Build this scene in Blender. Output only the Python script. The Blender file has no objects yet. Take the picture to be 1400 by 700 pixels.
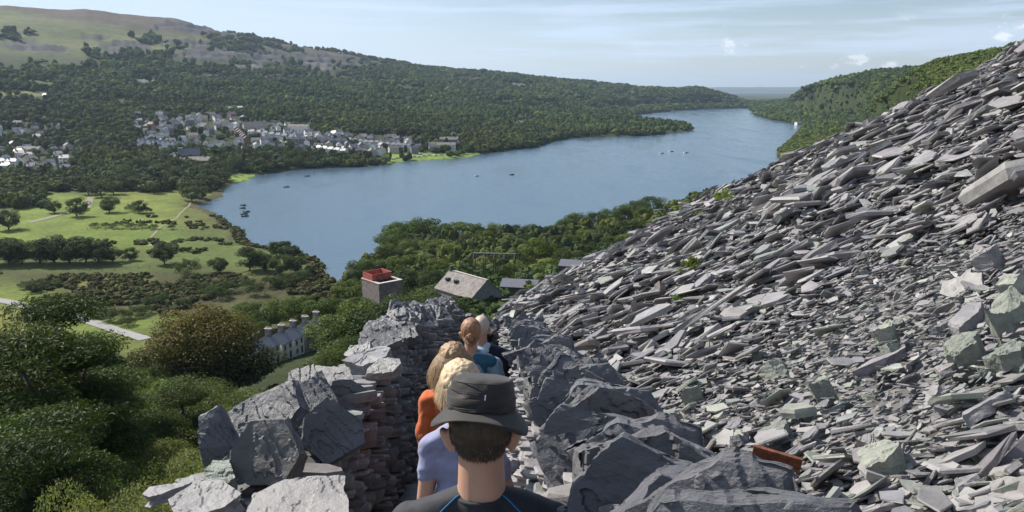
import bpy, bmesh, math, random
import numpy as np
from mathutils import Vector, Matrix, Euler
PI = math.pi
H = 85.0                      # eye height above the lake, metres
F = 1078.0; PITCH = math.radians(12)
CP, SP = math.cos(PITCH), math.sin(PITCH)
scene = bpy.context.scene
COL = scene.collection
rng = np.random.default_rng(7)
random.seed(7)

def ray(px, py):
    u = (350 - py) / F; x = (px - 700) / F
    return np.array([x, CP + u * SP, -SP + u * CP])
def at(px, py, c):            # point at depth c along the ray of that direction
    r = ray(px, py) * c
    return Vector((r[0], r[1], r[2] + H))
def az_of(px):
    return math.atan2((px - 700) / F, 1.0)

# ---------- value noise (numpy) ----------
def _hash(ix, iy, s):
    n = (ix * 374761393 + iy * 668265263 + s * 974634777) & 0xFFFFFFFF
    n = ((n ^ (n >> 13)) * 1274126177) & 0xFFFFFFFF
    n = n ^ (n >> 16)
    return (n & 0xFFFFFF) / float(0xFFFFFF)
def vnoise(x, y, s=0):
    x = np.asarray(x, float); y = np.asarray(y, float)
    ix = np.floor(x).astype(np.int64); iy = np.floor(y).astype(np.int64)
    fx = x - ix; fy = y - iy
    fx = fx * fx * (3 - 2 * fx); fy = fy * fy * (3 - 2 * fy)
    a = _hash(ix, iy, s); b = _hash(ix + 1, iy, s); c = _hash(ix, iy + 1, s); d = _hash(ix + 1, iy + 1, s)
    return (a + (b - a) * fx) * (1 - fy) + (c + (d - c) * fx) * fy
def fbm(x, y, s=0, o=4):
    v = 0; a = 0.5; t = 0
    for k in range(o):
        v = v + a * vnoise(x * 2 ** k, y * 2 ** k, s + k * 17); t += a; a *= 0.5
    return v / t               # 0..1

# ---------- mesh from numpy ----------
def mesh_np(name, verts, faces, cols=None, mats=(), smooth=False, fmat=None):
    """faces: list of (M,k) int arrays; cols: (N,3) per vertex"""
    me = bpy.data.meshes.new(name)
    verts = np.asarray(verts, np.float32).reshape(-1, 3)
    me.vertices.add(len(verts)); me.vertices.foreach_set('co', verts.ravel())
    faces = [np.asarray(f) for f in faces if len(f)]
    loops = np.concatenate([f.ravel() for f in faces]).astype(np.int32)
    cnt = np.concatenate([np.full(len(f), f.shape[1]) for f in faces]).astype(np.int32)
    st = np.zeros(len(cnt), np.int32); st[1:] = np.cumsum(cnt)[:-1]
    me.loops.add(len(loops)); me.loops.foreach_set('vertex_index', loops)
    me.polygons.add(len(cnt)); me.polygons.foreach_set('loop_start', st); me.polygons.foreach_set('loop_total', cnt)
    if fmat is not None:
        me.polygons.foreach_set('material_index', np.asarray(fmat, np.int32))
    me.polygons.foreach_set('use_smooth', np.full(len(cnt), smooth))
    me.update(calc_edges=True)
    if cols is not None:
        a = me.color_attributes.new('Col', 'FLOAT_COLOR', 'POINT')
        c = np.ones((len(verts), 4), np.float32); c[:, :3] = cols
        a.data.foreach_set('color', c.ravel())
    for m in mats: me.materials.append(m)
    return me
def link(name, me, parent=None, loc=None):
    o = bpy.data.objects.new(name, me); COL.objects.link(o)
    if loc is not None: o.location = loc
    if parent is not None: o.parent = parent
    return o
def tag(o, label=None, cat=None, group=None, kind=None):
    if label: o['label'] = label
    if cat: o['category'] = cat
    if group: o['group'] = group
    if kind: o['kind'] = kind
    return o
def empty(name, loc, rz=0):
    o = bpy.data.objects.new(name, None); COL.objects.link(o)
    o.location = loc; o.rotation_euler = (0, 0, rz); o.empty_display_size = .3
    return o
KIDS = {}
def copy_tree(o, parent=None):
    c = o.copy(); COL.objects.link(c)
    if parent is not None: c.parent = parent
    for ch in KIDS.get(o.name, []):
        copy_tree(ch, c)
    return c
def note_kids():
    KIDS.clear()
    for o in bpy.data.objects:
        if o.parent: KIDS.setdefault(o.parent.name, []).append(o)
class MB:                      # small mesh collector
    def __init__(s): s.v = []; s.f = []
    def add(s, v, f):
        b = len(s.v); s.v += [tuple(p) for p in v]; s.f += [tuple(i + b for i in q) for q in f]
    def box(s, c, d, rz=0, rx=0, ry=0, top=1.0):
        x, y, z = [k / 2 for k in d]
        R = Euler((rx, ry, rz)).to_matrix()
        pts = []
        for k, (sx, sy, sz) in enumerate([(-1,-1,-1),(1,-1,-1),(1,1,-1),(-1,1,-1),(-1,-1,1),(1,-1,1),(1,1,1),(-1,1,1)]):
            t = top if sz > 0 else 1
            pts.append(R @ Vector((sx*x*t, sy*y*t, sz*z)) + Vector(c))
        s.add(pts, [(0,3,2,1),(4,5,6,7),(0,1,5,4),(1,2,6,5),(2,3,7,6),(3,0,4,7)])
    def tube(s, pts, radii, n=8, caps=True):
        pts = [Vector(p) for p in pts]; vs = []; fs = []
        for i, p in enumerate(pts):
            d = (pts[min(i+1, len(pts)-1)] - pts[max(i-1, 0)]).normalized()
            a = d.orthogonal().normalized() if i == 0 else (a - d * a.dot(d)).normalized()
            b = d.cross(a)
            for k in range(n):
                t = 2*PI*k/n
                vs.append(p + (a*math.cos(t) + b*math.sin(t)) * radii[i])
        for i in range(len(pts)-1):
            for k in range(n):
                fs.append((i*n+k, i*n+(k+1)%n, (i+1)*n+(k+1)%n, (i+1)*n+k))
        if caps:
            fs.append(tuple(range(n))[::-1]); fs.append(tuple((len(pts)-1)*n+k for k in range(n)))
        s.add(vs, fs)
    def build(s, name, mat, parent=None, smooth=False, loc=None):
        me = bpy.data.meshes.new(name); me.from_pydata(s.v, [], s.f)
        me.materials.append(mat)
        if smooth: me.polygons.foreach_set('use_smooth', [True]*len(me.polygons))
        me.update()
        return link(name, me, parent, loc)

# ---------- materials ----------
def nt_new(name):
    m = bpy.data.materials.new(name); m.use_nodes = True
    nt = m.node_tree; b = nt.nodes['Principled BSDF']
    return m, nt, b
def N(nt, t, **kw):
    n = nt.nodes.new(t)
    for k, v in kw.items():
        if k in n.inputs.keys() if hasattr(n.inputs, 'keys') else False: n.inputs[k].default_value = v
        else: setattr(n, k, v)
    return n
def noise(nt, scale, detail=4, rough=.6, coord='Object', stretch=None, dist=0):
    tc = nt.nodes.new('ShaderNodeTexCoord'); out = tc.outputs[coord]
    if stretch:
        mp = nt.nodes.new('ShaderNodeMapping'); mp.inputs['Scale'].default_value = stretch
        nt.links.new(out, mp.inputs['Vector']); out = mp.outputs[0]
    n = nt.nodes.new('ShaderNodeTexNoise'); n.inputs['Scale'].default_value = scale
    n.inputs['Detail'].default_value = detail; n.inputs['Roughness'].default_value = rough
    n.inputs['Distortion'].default_value = dist
    nt.links.new(out, n.inputs['Vector'])
    return n.outputs['Fac']
def ramp(nt, fac, stops):
    r = nt.nodes.new('ShaderNodeValToRGB'); e = r.color_ramp.elements
    while len(e) < len(stops): e.new(.5)
    for el, (p, c) in zip(e, stops):
        el.position = p; el.color = (*c, 1) if len(c) == 3 else c
    nt.links.new(fac, r.inputs['Fac'])
    return r.outputs['Color']
def mixc(nt, a, b, fac=.5, mode='MULTIPLY'):
    m = nt.nodes.new('ShaderNodeMix'); m.data_type = 'RGBA'; m.blend_type = mode
    if isinstance(fac, (int, float)): m.inputs[0].default_value = fac
    else: nt.links.new(fac, m.inputs[0])
    for s, k in ((a, 6), (b, 7)):
        if isinstance(s, tuple): m.inputs[k].default_value = (*s, 1)
        else: nt.links.new(s, m.inputs[k])
    return m.outputs[2]
def bump(nt, b, h, strength=.5, dist=.02):
    n = nt.nodes.new('ShaderNodeBump'); n.inputs['Strength'].default_value = strength; n.inputs['Distance'].default_value = dist
    nt.links.new(h, n.inputs['Height']); nt.links.new(n.outputs[0], b.inputs['Normal'])
def attr(nt, name='Col'):
    a = nt.nodes.new('ShaderNodeAttribute'); a.attribute_name = name
    return a.outputs['Color']
def simple(name, c, rough=.7, sc=8, var=.25, bs=.2, bd=.01, metal=0, spec=.5, stretch=None):
    m, nt, b = nt_new(name)
    f = noise(nt, sc, 5, .6, stretch=stretch)
    lo = tuple(x * (1 - var) for x in c); hi = tuple(min(1, x * (1 + var)) for x in c)
    nt.links.new(ramp(nt, f, [(.3, lo), (.7, hi)]), b.inputs['Base Color'])
    b.inputs['Roughness'].default_value = rough; b.inputs['Metallic'].default_value = metal
    b.inputs['Specular IOR Level'].default_value = spec
    if bs: bump(nt, b, noise(nt, sc * 3, 4, .6, stretch=stretch), bs, bd)
    return m
def stone_mat(name, sc=6, bd=.02, bs=.6, rough=.55, lich=.25, spec=.5, stretch=None):
    """slate: colour of each stone from attribute Col, grain and lichen on top"""
    m, nt, b = nt_new(name)
    col = attr(nt)
    g = ramp(nt, noise(nt, sc, 6, .65, stretch=stretch), [(.25, (.62, .62, .64)), (.75, (1.3, 1.28, 1.25))])
    c = mixc(nt, col, g, 1.0)
    l = ramp(nt, noise(nt, sc * 1.7, 5, .7), [(.60, (0, 0, 0)), (.70, (1, 1, 1))])
    ml = nt.nodes.new('ShaderNodeMath'); ml.operation = 'MULTIPLY'; ml.inputs[1].default_value = lich
    nt.links.new(l, ml.inputs[0])
    c = mixc(nt, c, (.36, .36, .31), ml.outputs[0], 'MIX')
    nt.links.new(c, b.inputs['Base Color'])
    b.inputs['Roughness'].default_value = rough; b.inputs['Specular IOR Level'].default_value = spec
    bump(nt, b, noise(nt, sc * 2.5, 8, .7, stretch=stretch), bs, bd)
    return m
def leaf_mat(name, tint=(1, 1, 1), trans=.35, rough=.55):
    m, nt, b = nt_new(name)
    oi = nt.nodes.new('ShaderNodeObjectInfo')
    r = ramp(nt, oi.outputs['Random'], [(0, (.72, .80, .8)), (.35, (1.0, .98, .9)), (.7, (.85, 1.0, .85)), (1, (1.25, 1.15, .85))])
    c = mixc(nt, attr(nt), r, 1.0)
    c = mixc(nt, c, tint, 1.0)
    nt.links.new(c, b.inputs['Base Color']); b.inputs['Roughness'].default_value = rough
    b.inputs['Specular IOR Level'].default_value = .12
    t = nt.nodes.new('ShaderNodeBsdfTranslucent'); nt.links.new(mixc(nt, c, (1.2, 1.25, .5), 1.0), t.inputs['Color'])
    ms = nt.nodes.new('ShaderNodeMixShader'); ms.inputs[0].default_value = trans
    nt.links.new(b.outputs[0], ms.inputs[1]); nt.links.new(t.outputs[0], ms.inputs[2])
    nt.links.new(ms.outputs[0], nt.nodes['Material Output'].inputs['Surface'])
    return m
# ---------- the land as height profiles by bearing ----------
def zp(px, py, d):             # height (above lake) of the point seen at that direction, d metres off
    r = ray(px, py); return r[2] / math.hypot(r[0], r[1]) * d + H
NEARL = [(.5, -5), (3, -6.2), (10, -13), (25, -23), (60, -36), (120, -52), (180, -66), (240, -77), (300, -82)]
NEARC = [(.5, -5), (14, -8.2), (40, -17.5), (100, -38), (200, -61), (260, -71), (320, -78), (430, -83.6)]
def near(L): return [(d, z + H) for d, z in L]
cols_ = {
 -400: near(NEARL) + [(600, 6), (900, 25), (1300, 90), (2000, 220), (2800, 330), (3600, 340), (6000, 250)],
 -150: near(NEARL) + [(600, 4), (900, 12), (1300, 60), (1800, 130), (2300, 230), (2900, zp(-150, 8, 2900)), (3600, 320), (6000, 200)],
 0: near(NEARL) + [(450, 3), (800, 5), (1046, 12), (1300, 50), (1800, zp(0, 100, 1800) - 4), (2300, zp(0, 50, 2300)), (2900, zp(0, 9, 2900)), (3500, 290), (6000, 100)],
 140: near(NEARL) + [(450, 3), (800, 5), (1000, 12), (1300, 45), (1800, zp(140, 104, 1800)), (2300, zp(140, 55, 2300)), (2950, zp(140, 11, 2950)), (3600, 280), (6000, 80)],
 260: near(NEARL) + [(450, 3), (700, 2.5), (850, 5), (1200, 38), (1500, zp(260, 136, 1500) - 6), (2000, zp(260, 103, 2000) - 5), (2600, zp(260, 55, 2600)), (3050, zp(260, 24, 3050)), (3700, 250), (6000, 60)],
 400: near(NEARL) + [(450, 2.5), (850, 2.5), (960, 8), (1250, 32), (1600, zp(400, 138, 1600) - 8), (2100, zp(400, 112, 2100) - 6), (2700, zp(400, 82, 2700) - 4), (3150, zp(400, 61, 3150)), (3800, 200), (6000, 50)],
 520: near(NEARL) + [(450, 2), (900, 2.5), (1020, 8), (1300, 28), (1700, zp(520, 142, 1700) - 8), (2300, zp(520, 115, 2300) - 8), (2900, zp(520, 93, 2900) - 4), (3300, zp(520, 81, 3300)), (4000, 150), (6000, 40)],
 600: near(NEARC) + [(470, 2), (900, 2.5), (1050, 7), (1350, 22), (1800, zp(600, 146, 1800) - 8), (2400, zp(600, 120, 2400) - 8), (3000, zp(600, 101, 3000) - 6), (3450, zp(600, 90, 3450) - 4), (4200, 110), (6000, 30)],
 700: near(NEARC) + [(470, 2), (1100, 2.5), (1250, 8), (1500, 14), (1900, zp(700, 150, 1900) - 9), (2600, zp(700, 126, 2600) - 9), (3200, zp(700, 107, 3200) - 8), (3600, zp(700, 100, 3600) - 8), (4300, 80), (6500, 25)],
 780: near(NEARC) + [(470, 2), (1300, 2.5), (1500, 5), (2000, 14), (2600, zp(780, 137, 2600) - 8), (3300, zp(780, 116, 3300) - 8), (3700, zp(780, 107, 3700) - 8), (4500, 60), (6500, 20)],
 860: near(NEARC) + [(550, 2), (1400, 3), (1600, 3), (2500, 8), (3000, zp(860, 136, 3000) - 9), (3500, zp(860, 122, 3500) - 8), (3850, zp(860, 116, 3850) - 9), (4600, 40), (7000, 15)],
 910: near(NEARC) + [(550, 2), (2500, 3), (3000, 10), (3600, zp(910, 127, 3600) - 9), (3900, zp(910, 121, 3900) - 9), (4600, 35), (7000, 15)],
 950: near(NEARC) + [(600, 2), (2600, 3), (3200, 12), (3900, zp(950, 119, 3900) - 9), (4300, 50), (5000, 25), (7000, 15)],
 985: near(NEARC) + [(600, 2), (2700, 3), (3400, 8), (3900, zp(985, 127, 3900) - 9), (4700, 20), (7000, 15)],
 1015: near(NEARC) + [(600, 2), (2700, 3), (3400, 10), (4700, 16), (7000, 18)],
 1045: near(NEARC) + [(600, 2), (2350, 3), (2500, zp(1045, 146, 2500) - 7), (2700, zp(1045, 137, 2700) - 7), (3200, 20), (4000, 15), (7000, 18)],
 1075: near(NEARC) + [(600, 4), (870, 3), (930, 2), (1900, 2.5), (2100, 18), (2500, zp(1075, 126, 2500) - 7), (3300, 30), (7000, 18)],
 1105: near(NEARC) + [(500, 8), (700, 14), (900, zp(1105, 190, 900) - 4), (1050, 10), (1300, 3), (1650, 4), (1900, 24), (2400, zp(1105, 116, 2400) - 7), (3300, 40), (7000, 18)],
 1133: near(NEARC) + [(500, 14), (700, 24), (900, zp(1133, 165, 900) + 2), (1100, 30), (1500, 22), (1800, 40), (2350, zp(1133, 108, 2350) - 7), (3300, 50), (7000, 18)],
 1190: near(NEARC) + [(500, 26), (700, 47), (900, zp(1190, 129, 900) + 4), (1150, 62), (1600, 60), (2300, zp(1190, 99, 2300) - 7), (3300, 60), (7000, 18)],
 1265: near(NEARC) + [(500, 45), (700, 75), (900, zp(1265, 91, 900) + 4), (1150, 88), (1600, 85), (2300, zp(1265, 94, 2300) - 7), (3300, 60), (7000, 18)],
 1345: near(NEARC) + [(500, 58), (700, 95), (900, zp(1345, 73, 900) + 1), (1150, 118), (1700, 110), (2500, 90), (7000, 18)],
 1500: near(NEARC) + [(500, 80), (700, 120), (900, zp(1500, 30, 900) - 3), (1300, 180), (2000, 160), (7000, 30)],
 1900: near(NEARC) + [(500, 90), (900, 190), (1300, 220), (2000, 200), (7000, 30)],
}
for k in cols_:
    cols_[k] = cols_[k] + [(9000, 12), (18500, 7), (20500, 120), (22500, 165), (27000, 60)]
for k in cols_:                # a slight rise in the far land
    pass
AZ = np.radians(np.arange(-64, 64.01, .11))
AZ = np.concatenate([np.radians(np.arange(-180, -64, 2.0)), AZ, np.radians(np.arange(66, 180.1, 2.0))])
LD = np.concatenate([np.linspace(math.log(.5), math.log(100), 70)[:-1], np.linspace(math.log(100), math.log(4500), 330)[:-1], np.linspace(math.log(4500), math.log(27000), 24)])
keys = sorted(cols_); kaz = np.array([az_of(k) for k in keys])
prof = []
for k in keys:
    L = cols_[k]; p = np.interp(LD, np.log([a for a, b in L]), [b for a, b in L])
    prof.append(p)
prof = np.array(prof)
# smooth profiles along distance a little
ker = np.array([1, 2, 3, 2, 1]) / 9.0
for i in range(len(prof)):
    e = np.pad(prof[i], 2, mode='edge'); prof[i] = np.convolve(e, ker, 'valid')
Z = np.empty((len(AZ), len(LD)))
for j in range(len(LD)):
    Z[:, j] = np.interp(AZ, kaz, prof[:, j])
DD = np.exp(LD)
XX = np.sin(AZ)[:, None] * DD[None, :]; YY = np.cos(AZ)[:, None] * DD[None, :]
amp = np.clip((DD - 500) / 1500, 0, 1)[None, :] * np.clip((Z - 8) / 60, 0, 1)
Z = Z + amp * (fbm(XX / 260, YY / 260, 3, 4) - .5) * 34
amp2 = np.clip((DD - 8) / 60, 0, 1)[None, :] * np.clip((Z - 2) / 12, 0, 1)
Z = Z + amp2 * (fbm(XX / 22, YY / 22, 5, 3) - .5) * 2.4 + (fbm(XX / 9, YY / 9, 8, 2) - .5) * .5
# lake outline, traced round on the water plane
lake_px = [(452,384),(447,368),(438,355),(425,350),(400,346),(372,340),(345,335),(336,325),(334,316),(320,308),(308,300),(296,293),(282,287),(268,283),(285,277),(300,271),(306,262),(312,254),(322,249),(340,247),(346,242),(352,240),(380,237),(405,233),(430,231),(470,229),(500,228),(530,225),(552,221),(590,219),(640,215),(655,211),(690,207),(735,201),(752,195),(778,189),(830,187),(880,186),(925,182),(947,178),(940,174),(905,170),(868,166),(862,160),(880,156),(920,152),(970,149),(1022,148),(1030,152),(1032,158),(1055,164),(1080,168),(1096,171),(1100,176),(1085,190),(1068,203),(1061,211),(1066,221),(1062,240),(1020,262),(975,272),(950,276),(925,287),(900,296),(850,312),(760,322),(650,330),(570,338),(520,352),(490,368),(470,382)]
LK = []
for (a, b) in lake_px:
    r = ray(a, b); t = H / -r[2]; LK.append((r[0] * t, r[1] * t))
LK = np.array(LK)
def signed_dist(X, Y, poly):
    X = X.ravel(); Y = Y.ravel(); ins = np.zeros(len(X), bool); dm = np.full(len(X), 1e9)
    n = len(poly)
    for i in range(n):
        x1, y1 = poly[i]; x2, y2 = poly[(i + 1) % n]
        c = ((y1 > Y) != (y2 > Y)); with_ = (x2 - x1) * (Y - y1) / ((y2 - y1) or 1e-9) + x1
        ins ^= c & (X < with_)
        dx, dy = x2 - x1, y2 - y1; t = np.clip(((X - x1) * dx + (Y - y1) * dy) / (dx * dx + dy * dy + 1e-9), 0, 1)
        dm = np.minimum(dm, (X - x1 - t * dx) ** 2 + (Y - y1 - t * dy) ** 2)
    dm = np.sqrt(dm)
    return np.where(ins, -dm, dm)
SD = signed_dist(XX, YY, LK).reshape(XX.shape)
SDn = SD + (fbm(XX / 14, YY / 14, 21, 3) - .5) * np.clip(np.hypot(XX, YY) / 60, 2, 14)
far_ = np.hypot(XX, YY) > 120
Zl = np.where(SDn < 0, np.maximum(-4, SDn * .25 - .15), np.minimum(Z, .15 + SDn * .14))
Z = np.where(far_, np.where(SDn < 0, Zl, np.where(SDn < 120, np.minimum(Z, Zl), Z)), Z)
Z = np.where((SDn >= 0) & far_, np.maximum(Z, .15), Z)
def hgt(x, y):
    x = np.atleast_1d(x).astype(float); y = np.atleast_1d(y).astype(float)
    a = np.arctan2(x, y); l = np.log(np.maximum(np.hypot(x, y), .51))
    i = np.clip(np.searchsorted(AZ, a) - 1, 0, len(AZ) - 2); j = np.clip(np.searchsorted(LD, l) - 1, 0, len(LD) - 2)
    fa = (a - AZ[i]) / (AZ[i+1] - AZ[i]); fl = (l - LD[j]) / (LD[j+1] - LD[j])
    return (Z[i, j]*(1-fa) + Z[i+1, j]*fa)*(1-fl) + (Z[i, j+1]*(1-fa) + Z[i+1, j+1]*fa)*fl
def h1(x, y): return float(hgt(x, y)[0])
def lake_sd(x, y): return signed_dist(np.atleast_1d(x).astype(float), np.atleast_1d(y).astype(float), LK)
_LDm = np.exp(np.linspace(math.log(20), math.log(20000), 900))
def hit(px, py, dmin=20, up=0):    # where that direction meets the land
    r = ray(px, py); hd = math.hypot(r[0], r[1])
    X = r[0] / hd * _LDm; Y = r[1] / hd * _LDm; zz = H + r[2] / hd * _LDm
    g = hgt(X, Y) + up
    k = np.where((zz < g) & (_LDm > dmin))[0]
    k = k[0] if len(k) else len(_LDm) - 1
    return float(X[k]), float(Y[k]), float(g[k] - up)
def proj(x, y, z):
    x = np.asarray(x, float); z = np.asarray(z) - H
    c = y * CP - z * SP; u = (y * SP + z * CP) / c
    return 700 + F * x / c, 350 - F * u, c
# ---------- land cover colours ----------
PXX, PYY, _c = proj(XX, YY, Z)
dist = np.hypot(XX, YY)
C = np.zeros(Z.shape + (3,))
n1 = fbm(XX / 60, YY / 60, 31, 4); n2 = fbm(XX / 12, YY / 12, 37, 4); n3 = fbm(XX / 300, YY / 300, 41, 4)
def setc(mask, c, f=1.0):
    m = (np.clip(mask, 0, 1) * f)[..., None]
    C[:] = C * (1 - m) + np.array(c) * m
setc(np.ones(Z.shape), (.032, .046, .018))                                     # woodland floor
inner = (dist > 225) & (dist < 720) & (Z < 14) & (PXX < 462)
grass = np.clip((n1 * .5 + n2 * .5 - .38) * 8, 0, 1)
setc(inner * 1.0, (.070, .076, .030))
setc(inner * np.clip((n1 - .45) * 7, 0, 1), (.12, .15, .035), .8)
def band(px0, px1, py0, py1, soft=6):
    s = lambda v, a: 1 / (1 + np.exp(-np.clip((v - a) / soft, -40, 40)))
    jx = (n2 - .5) * 26; jy = (n2 - .5) * 9
    return s(PXX + jx, px0) * (1 - s(PXX + jx, px1)) * s(PYY + jy, py0) * (1 - s(PYY + jy, py1)) * (dist > 150) * (dist < 900)
def zone(px0, px1, py0, py1, c, f=1., soft=4): setc(band(px0, px1, py0, py1, soft), c, f)
GR, GR2, YG, HE, RD = (.130, .190, .036), (.095, .140, .034), (.19, .195, .05), (.050, .044, .024), (.10, .10, .04)
zone(20, 335, 262, 312, GR, .9); zone(150, 330, 262, 280, YG, .45); zone(180, 335, 285, 305, YG, .4)
zone(-60, 250, 312, 342, GR, .95); zone(200, 335, 314, 330, GR2, .9); zone(245, 320, 270, 318, HE, .55, 8)
zone(-300, 210, 352, 372, GR2, .9); zone(210, 450, 330, 372, GR2, .8)
zone(-300, 330, 372, 398, HE, .75, 6); zone(-300, 180, 385, 402, GR, .6, 4); zone(60, 290, 396, 432, HE, .95, 6)
zone(100, 215, 383, 398, YG, .55, 3); zone(-300, 90, 412, 470, YG, .95, 5); zone(90, 240, 432, 455, GR, .9, 5)
zone(260, 470, 375, 412, HE, .6, 8); zone(-80, 70, 398, 412, GR, .8, 4)
setc(((SDn > 0) & (SDn < 9) & (dist < 800) & (PXX < 470)) * 1.0, (.062, .055, .028), .85)
# lakeside lawns
for p in [(312, 348, 238, 249), (520, 655, 209, 222)]:
    s = (PXX > p[0]) & (PXX < p[1]) & (PYY > p[2]) & (PYY < p[3]) & (SDn > 0) & (SDn < 45)
    setc(s * 1.0, (.17, .25, .05))
# upper moor and hill fields
hill = (dist > 1200) & (PXX < 960)
moor = hill * np.clip((Z - 150 - 50 * (n3 - .5)) / 30, 0, 1)
setc(moor, (.085, .105, .042)); setc(moor * np.clip((n3 * .6 + n1 * .4 - .47) * 9, 0, 1), (.135, .135, .055), .8)
top = hill * np.clip((60 - PYY - (n1 - .5) * 14 + (PXX - 60) * .14) / 10 - 3.4, 0, 1) * (Z > 120)
setc(top, (.075, .055, .05), .9)
# slate quarry scars on the hill
def scar(cx, cy, rx, ry, c=(.13, .13, .15), f=.82):
    q = ((PXX - cx) / rx) ** 2 + ((PYY - cy) / ry) ** 2
    m = np.clip((1.15 - q + (n2 - .5) * 1.6 + (n1 - .5) * .9) * 4, 0, 1) * (dist > 1100)
    setc(m, c, f); return m
scars = [(30, 62, 32, 7), (70, 68, 24, 5), (165, 64, 30, 8), (128, 51, 22, 3), (190, 66, 18, 7), (250, 36, 46, 5), (290, 40, 40, 8), (320, 46, 30, 6), (340, 78, 22, 9), (370, 78, 26, 12), (300, 76, 30, 8), (240, 58, 30, 4), (420, 80, 40, 8), (460, 84, 34, 7), (345, 94, 24, 6), (390, 108, 34, 6), (200, 110, 18, 8), (275, 62, 18, 6), (265, 74, 26, 6), (290, 105, 20, 5), (430, 92, 30, 4), (500, 90, 30, 5), (640, 108, 20, 4), (720, 118, 18, 3), (690, 140, 12, 3)]
SC = np.zeros(Z.shape)
for s in scars: SC = np.maximum(SC, scar(*s, c=(.12, .118, .12) if s[1] > 90 else (.055, .058, .070)))
# hill fields (pale)
for s in [(30, 128, 60, 4), (300, 122, 60, 3), (70, 110, 30, 3), (660, 165, 30, 2.2), (720, 168, 16, 2)]: scar(*s, c=(.15, .17, .06), f=.7)
# far coastal plain
far = np.clip((dist - 4800) / 800, 0, 1)
setc(far, (.05, .072, .05)); setc(far * np.clip((fbm(XX / 500, YY / 1500, 51, 3) - .5) * 10, 0, 1), (.03, .045, .03))
# quarry terraces: step the height
st = np.sin(Z / 22 * 2 * PI) * 5 + np.sin(Z / 9 * 2 * PI + n1 * 9) * 2
Z = Z + SC * st * np.clip(dist / 2500, 0, 1) + SC * (n2 - .5) * 16
gs = (n2 - .5)[..., None] * .5
C = np.clip(C * (1 + gs), .01, 1)
# ---------- the mesh ----------
nA, nL = Z.shape
V = np.stack([XX, YY, Z], -1).reshape(-1, 3)
idx = np.arange(nA * nL).reshape(nA, nL)
Fq = np.stack([idx[:-1, :-1], idx[:-1, 1:], idx[1:, 1:], idx[1:, :-1]], -1).reshape(-1, 4)
m, nt, b = nt_new('ground')
g = ramp(nt, noise(nt, .35, 8, .7), [(.3, (.66, .66, .62)), (.7, (1.34, 1.3, 1.3))])
g2 = ramp(nt, noise(nt, .03, 6, .65), [(.3, (.75, .8, .75)), (.7, (1.25, 1.15, 1.2))])
nt.links.new(mixc(nt, mixc(nt, attr(nt), g, 1.), g2, 1.), b.inputs['Base Color'])
b.inputs['Roughness'].default_value = .95; b.inputs['Specular IOR Level'].default_value = .15
bump(nt, b, noise(nt, .6, 8, .75), 1.0, .5)
ground = link('ground', mesh_np('ground', V, [Fq], C.reshape(-1, 3), [m], smooth=True))
tag(ground, kind='structure')
# ---------- lake ----------
m, nt, b = nt_new('lake_water')
b.inputs['Base Color'].default_value = (.065, .115, .165, 1); b.inputs['Roughness'].default_value = .12; b.inputs['IOR'].default_value = 1.33
f1 = noise(nt, .55, 6, .65, stretch=(1, .45, 1)); f2 = noise(nt, .02, 4, .6, stretch=(1, .35, 1), dist=1.2)
mm = nt.nodes.new('ShaderNodeMath'); mm.operation = 'MULTIPLY_ADD'; mm.inputs[1].default_value = .35
nt.links.new(f1, mm.inputs[0]); nt.links.new(f2, mm.inputs[2])
bp = nt.nodes.new('ShaderNodeBump'); bp.inputs['Strength'].default_value = .3; bp.inputs['Distance'].default_value = 1.2
nt.links.new(f1, bp.inputs['Height']); nt.links.new(bp.outputs[0], b.inputs['Normal'])
nt.links.new(ramp(nt, f2, [(.36, (.08,)*3), (.64, (.24,)*3)]), b.inputs['Roughness'])
b.inputs['Specular IOR Level'].default_value = .5
xs = LK[:, 0]; ys = LK[:, 1]
lk = MB(); lk.add([(xs.min()-60, ys.min()-40, 0), (xs.max()+250, ys.min()-40, 0), (xs.max()+250, ys.max()+60, 0), (xs.min()-60, ys.max()+60, 0)], [(0, 1, 2, 3)])
tag(lk.build('lake', m), kind='structure')
# the sea on the horizon: a wide flat strip
ms, nt, b = nt_new('sea_water'); b.inputs['Base Color'].default_value = (.03, .06, .10, 1); b.inputs['Roughness'].default_value = .3
sea = MB(); sea.add([(-6000, 13500, 9.5), (16000, 13500, 9.5), (17000, 19000, 9.5), (-7000, 19000, 9.5)], [(0, 1, 2, 3)])
tag(sea.build('sea', ms), kind='structure')
# ---------- slate: loose stones, walls, path ----------
M_tip = stone_mat('slate_scree', sc=7, bd=.012, bs=.7, rough=.5, lich=.22)
M_slab = stone_mat('slate_slab', sc=5, bd=.012, bs=.8, rough=.5, lich=.3)
M_cap = stone_mat('slate_coping', sc=4, bd=.02, bs=.9, rough=.46, lich=.12, stretch=(1, 1, 2.5))
M_wall = stone_mat('slate_walling', sc=9, bd=.01, bs=.7, rough=.6, lich=.45)
M_green = stone_mat('mossy_stone', sc=5, bd=.02, bs=.9, rough=.75, lich=.35)
PAL = np.array([(.20, .195, .205), (.245, .235, .24), (.17, .17, .185), (.215, .20, .215), (.29, .28, .28), (.22, .235, .225), (.26, .255, .25), (.225, .212, .215)]) * .95
GRN = np.array([(.215, .235, .205), (.28, .295, .255), (.19, .21, .185)])
def frames(nrm, ang):
    nrm = nrm / np.linalg.norm(nrm, axis=1, keepdims=True)
    ref = np.where(np.abs(nrm[:, 2:3]) < .9, np.array([[0, 0, 1.]]), np.array([[1., 0, 0]]))
    a = np.cross(ref, nrm); a /= np.linalg.norm(a, axis=1, keepdims=True); b = np.cross(nrm, a)
    ca, sa = np.cos(ang)[:, None], np.sin(ang)[:, None]
    return a * ca + b * sa, -a * sa + b * ca, nrm
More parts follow.
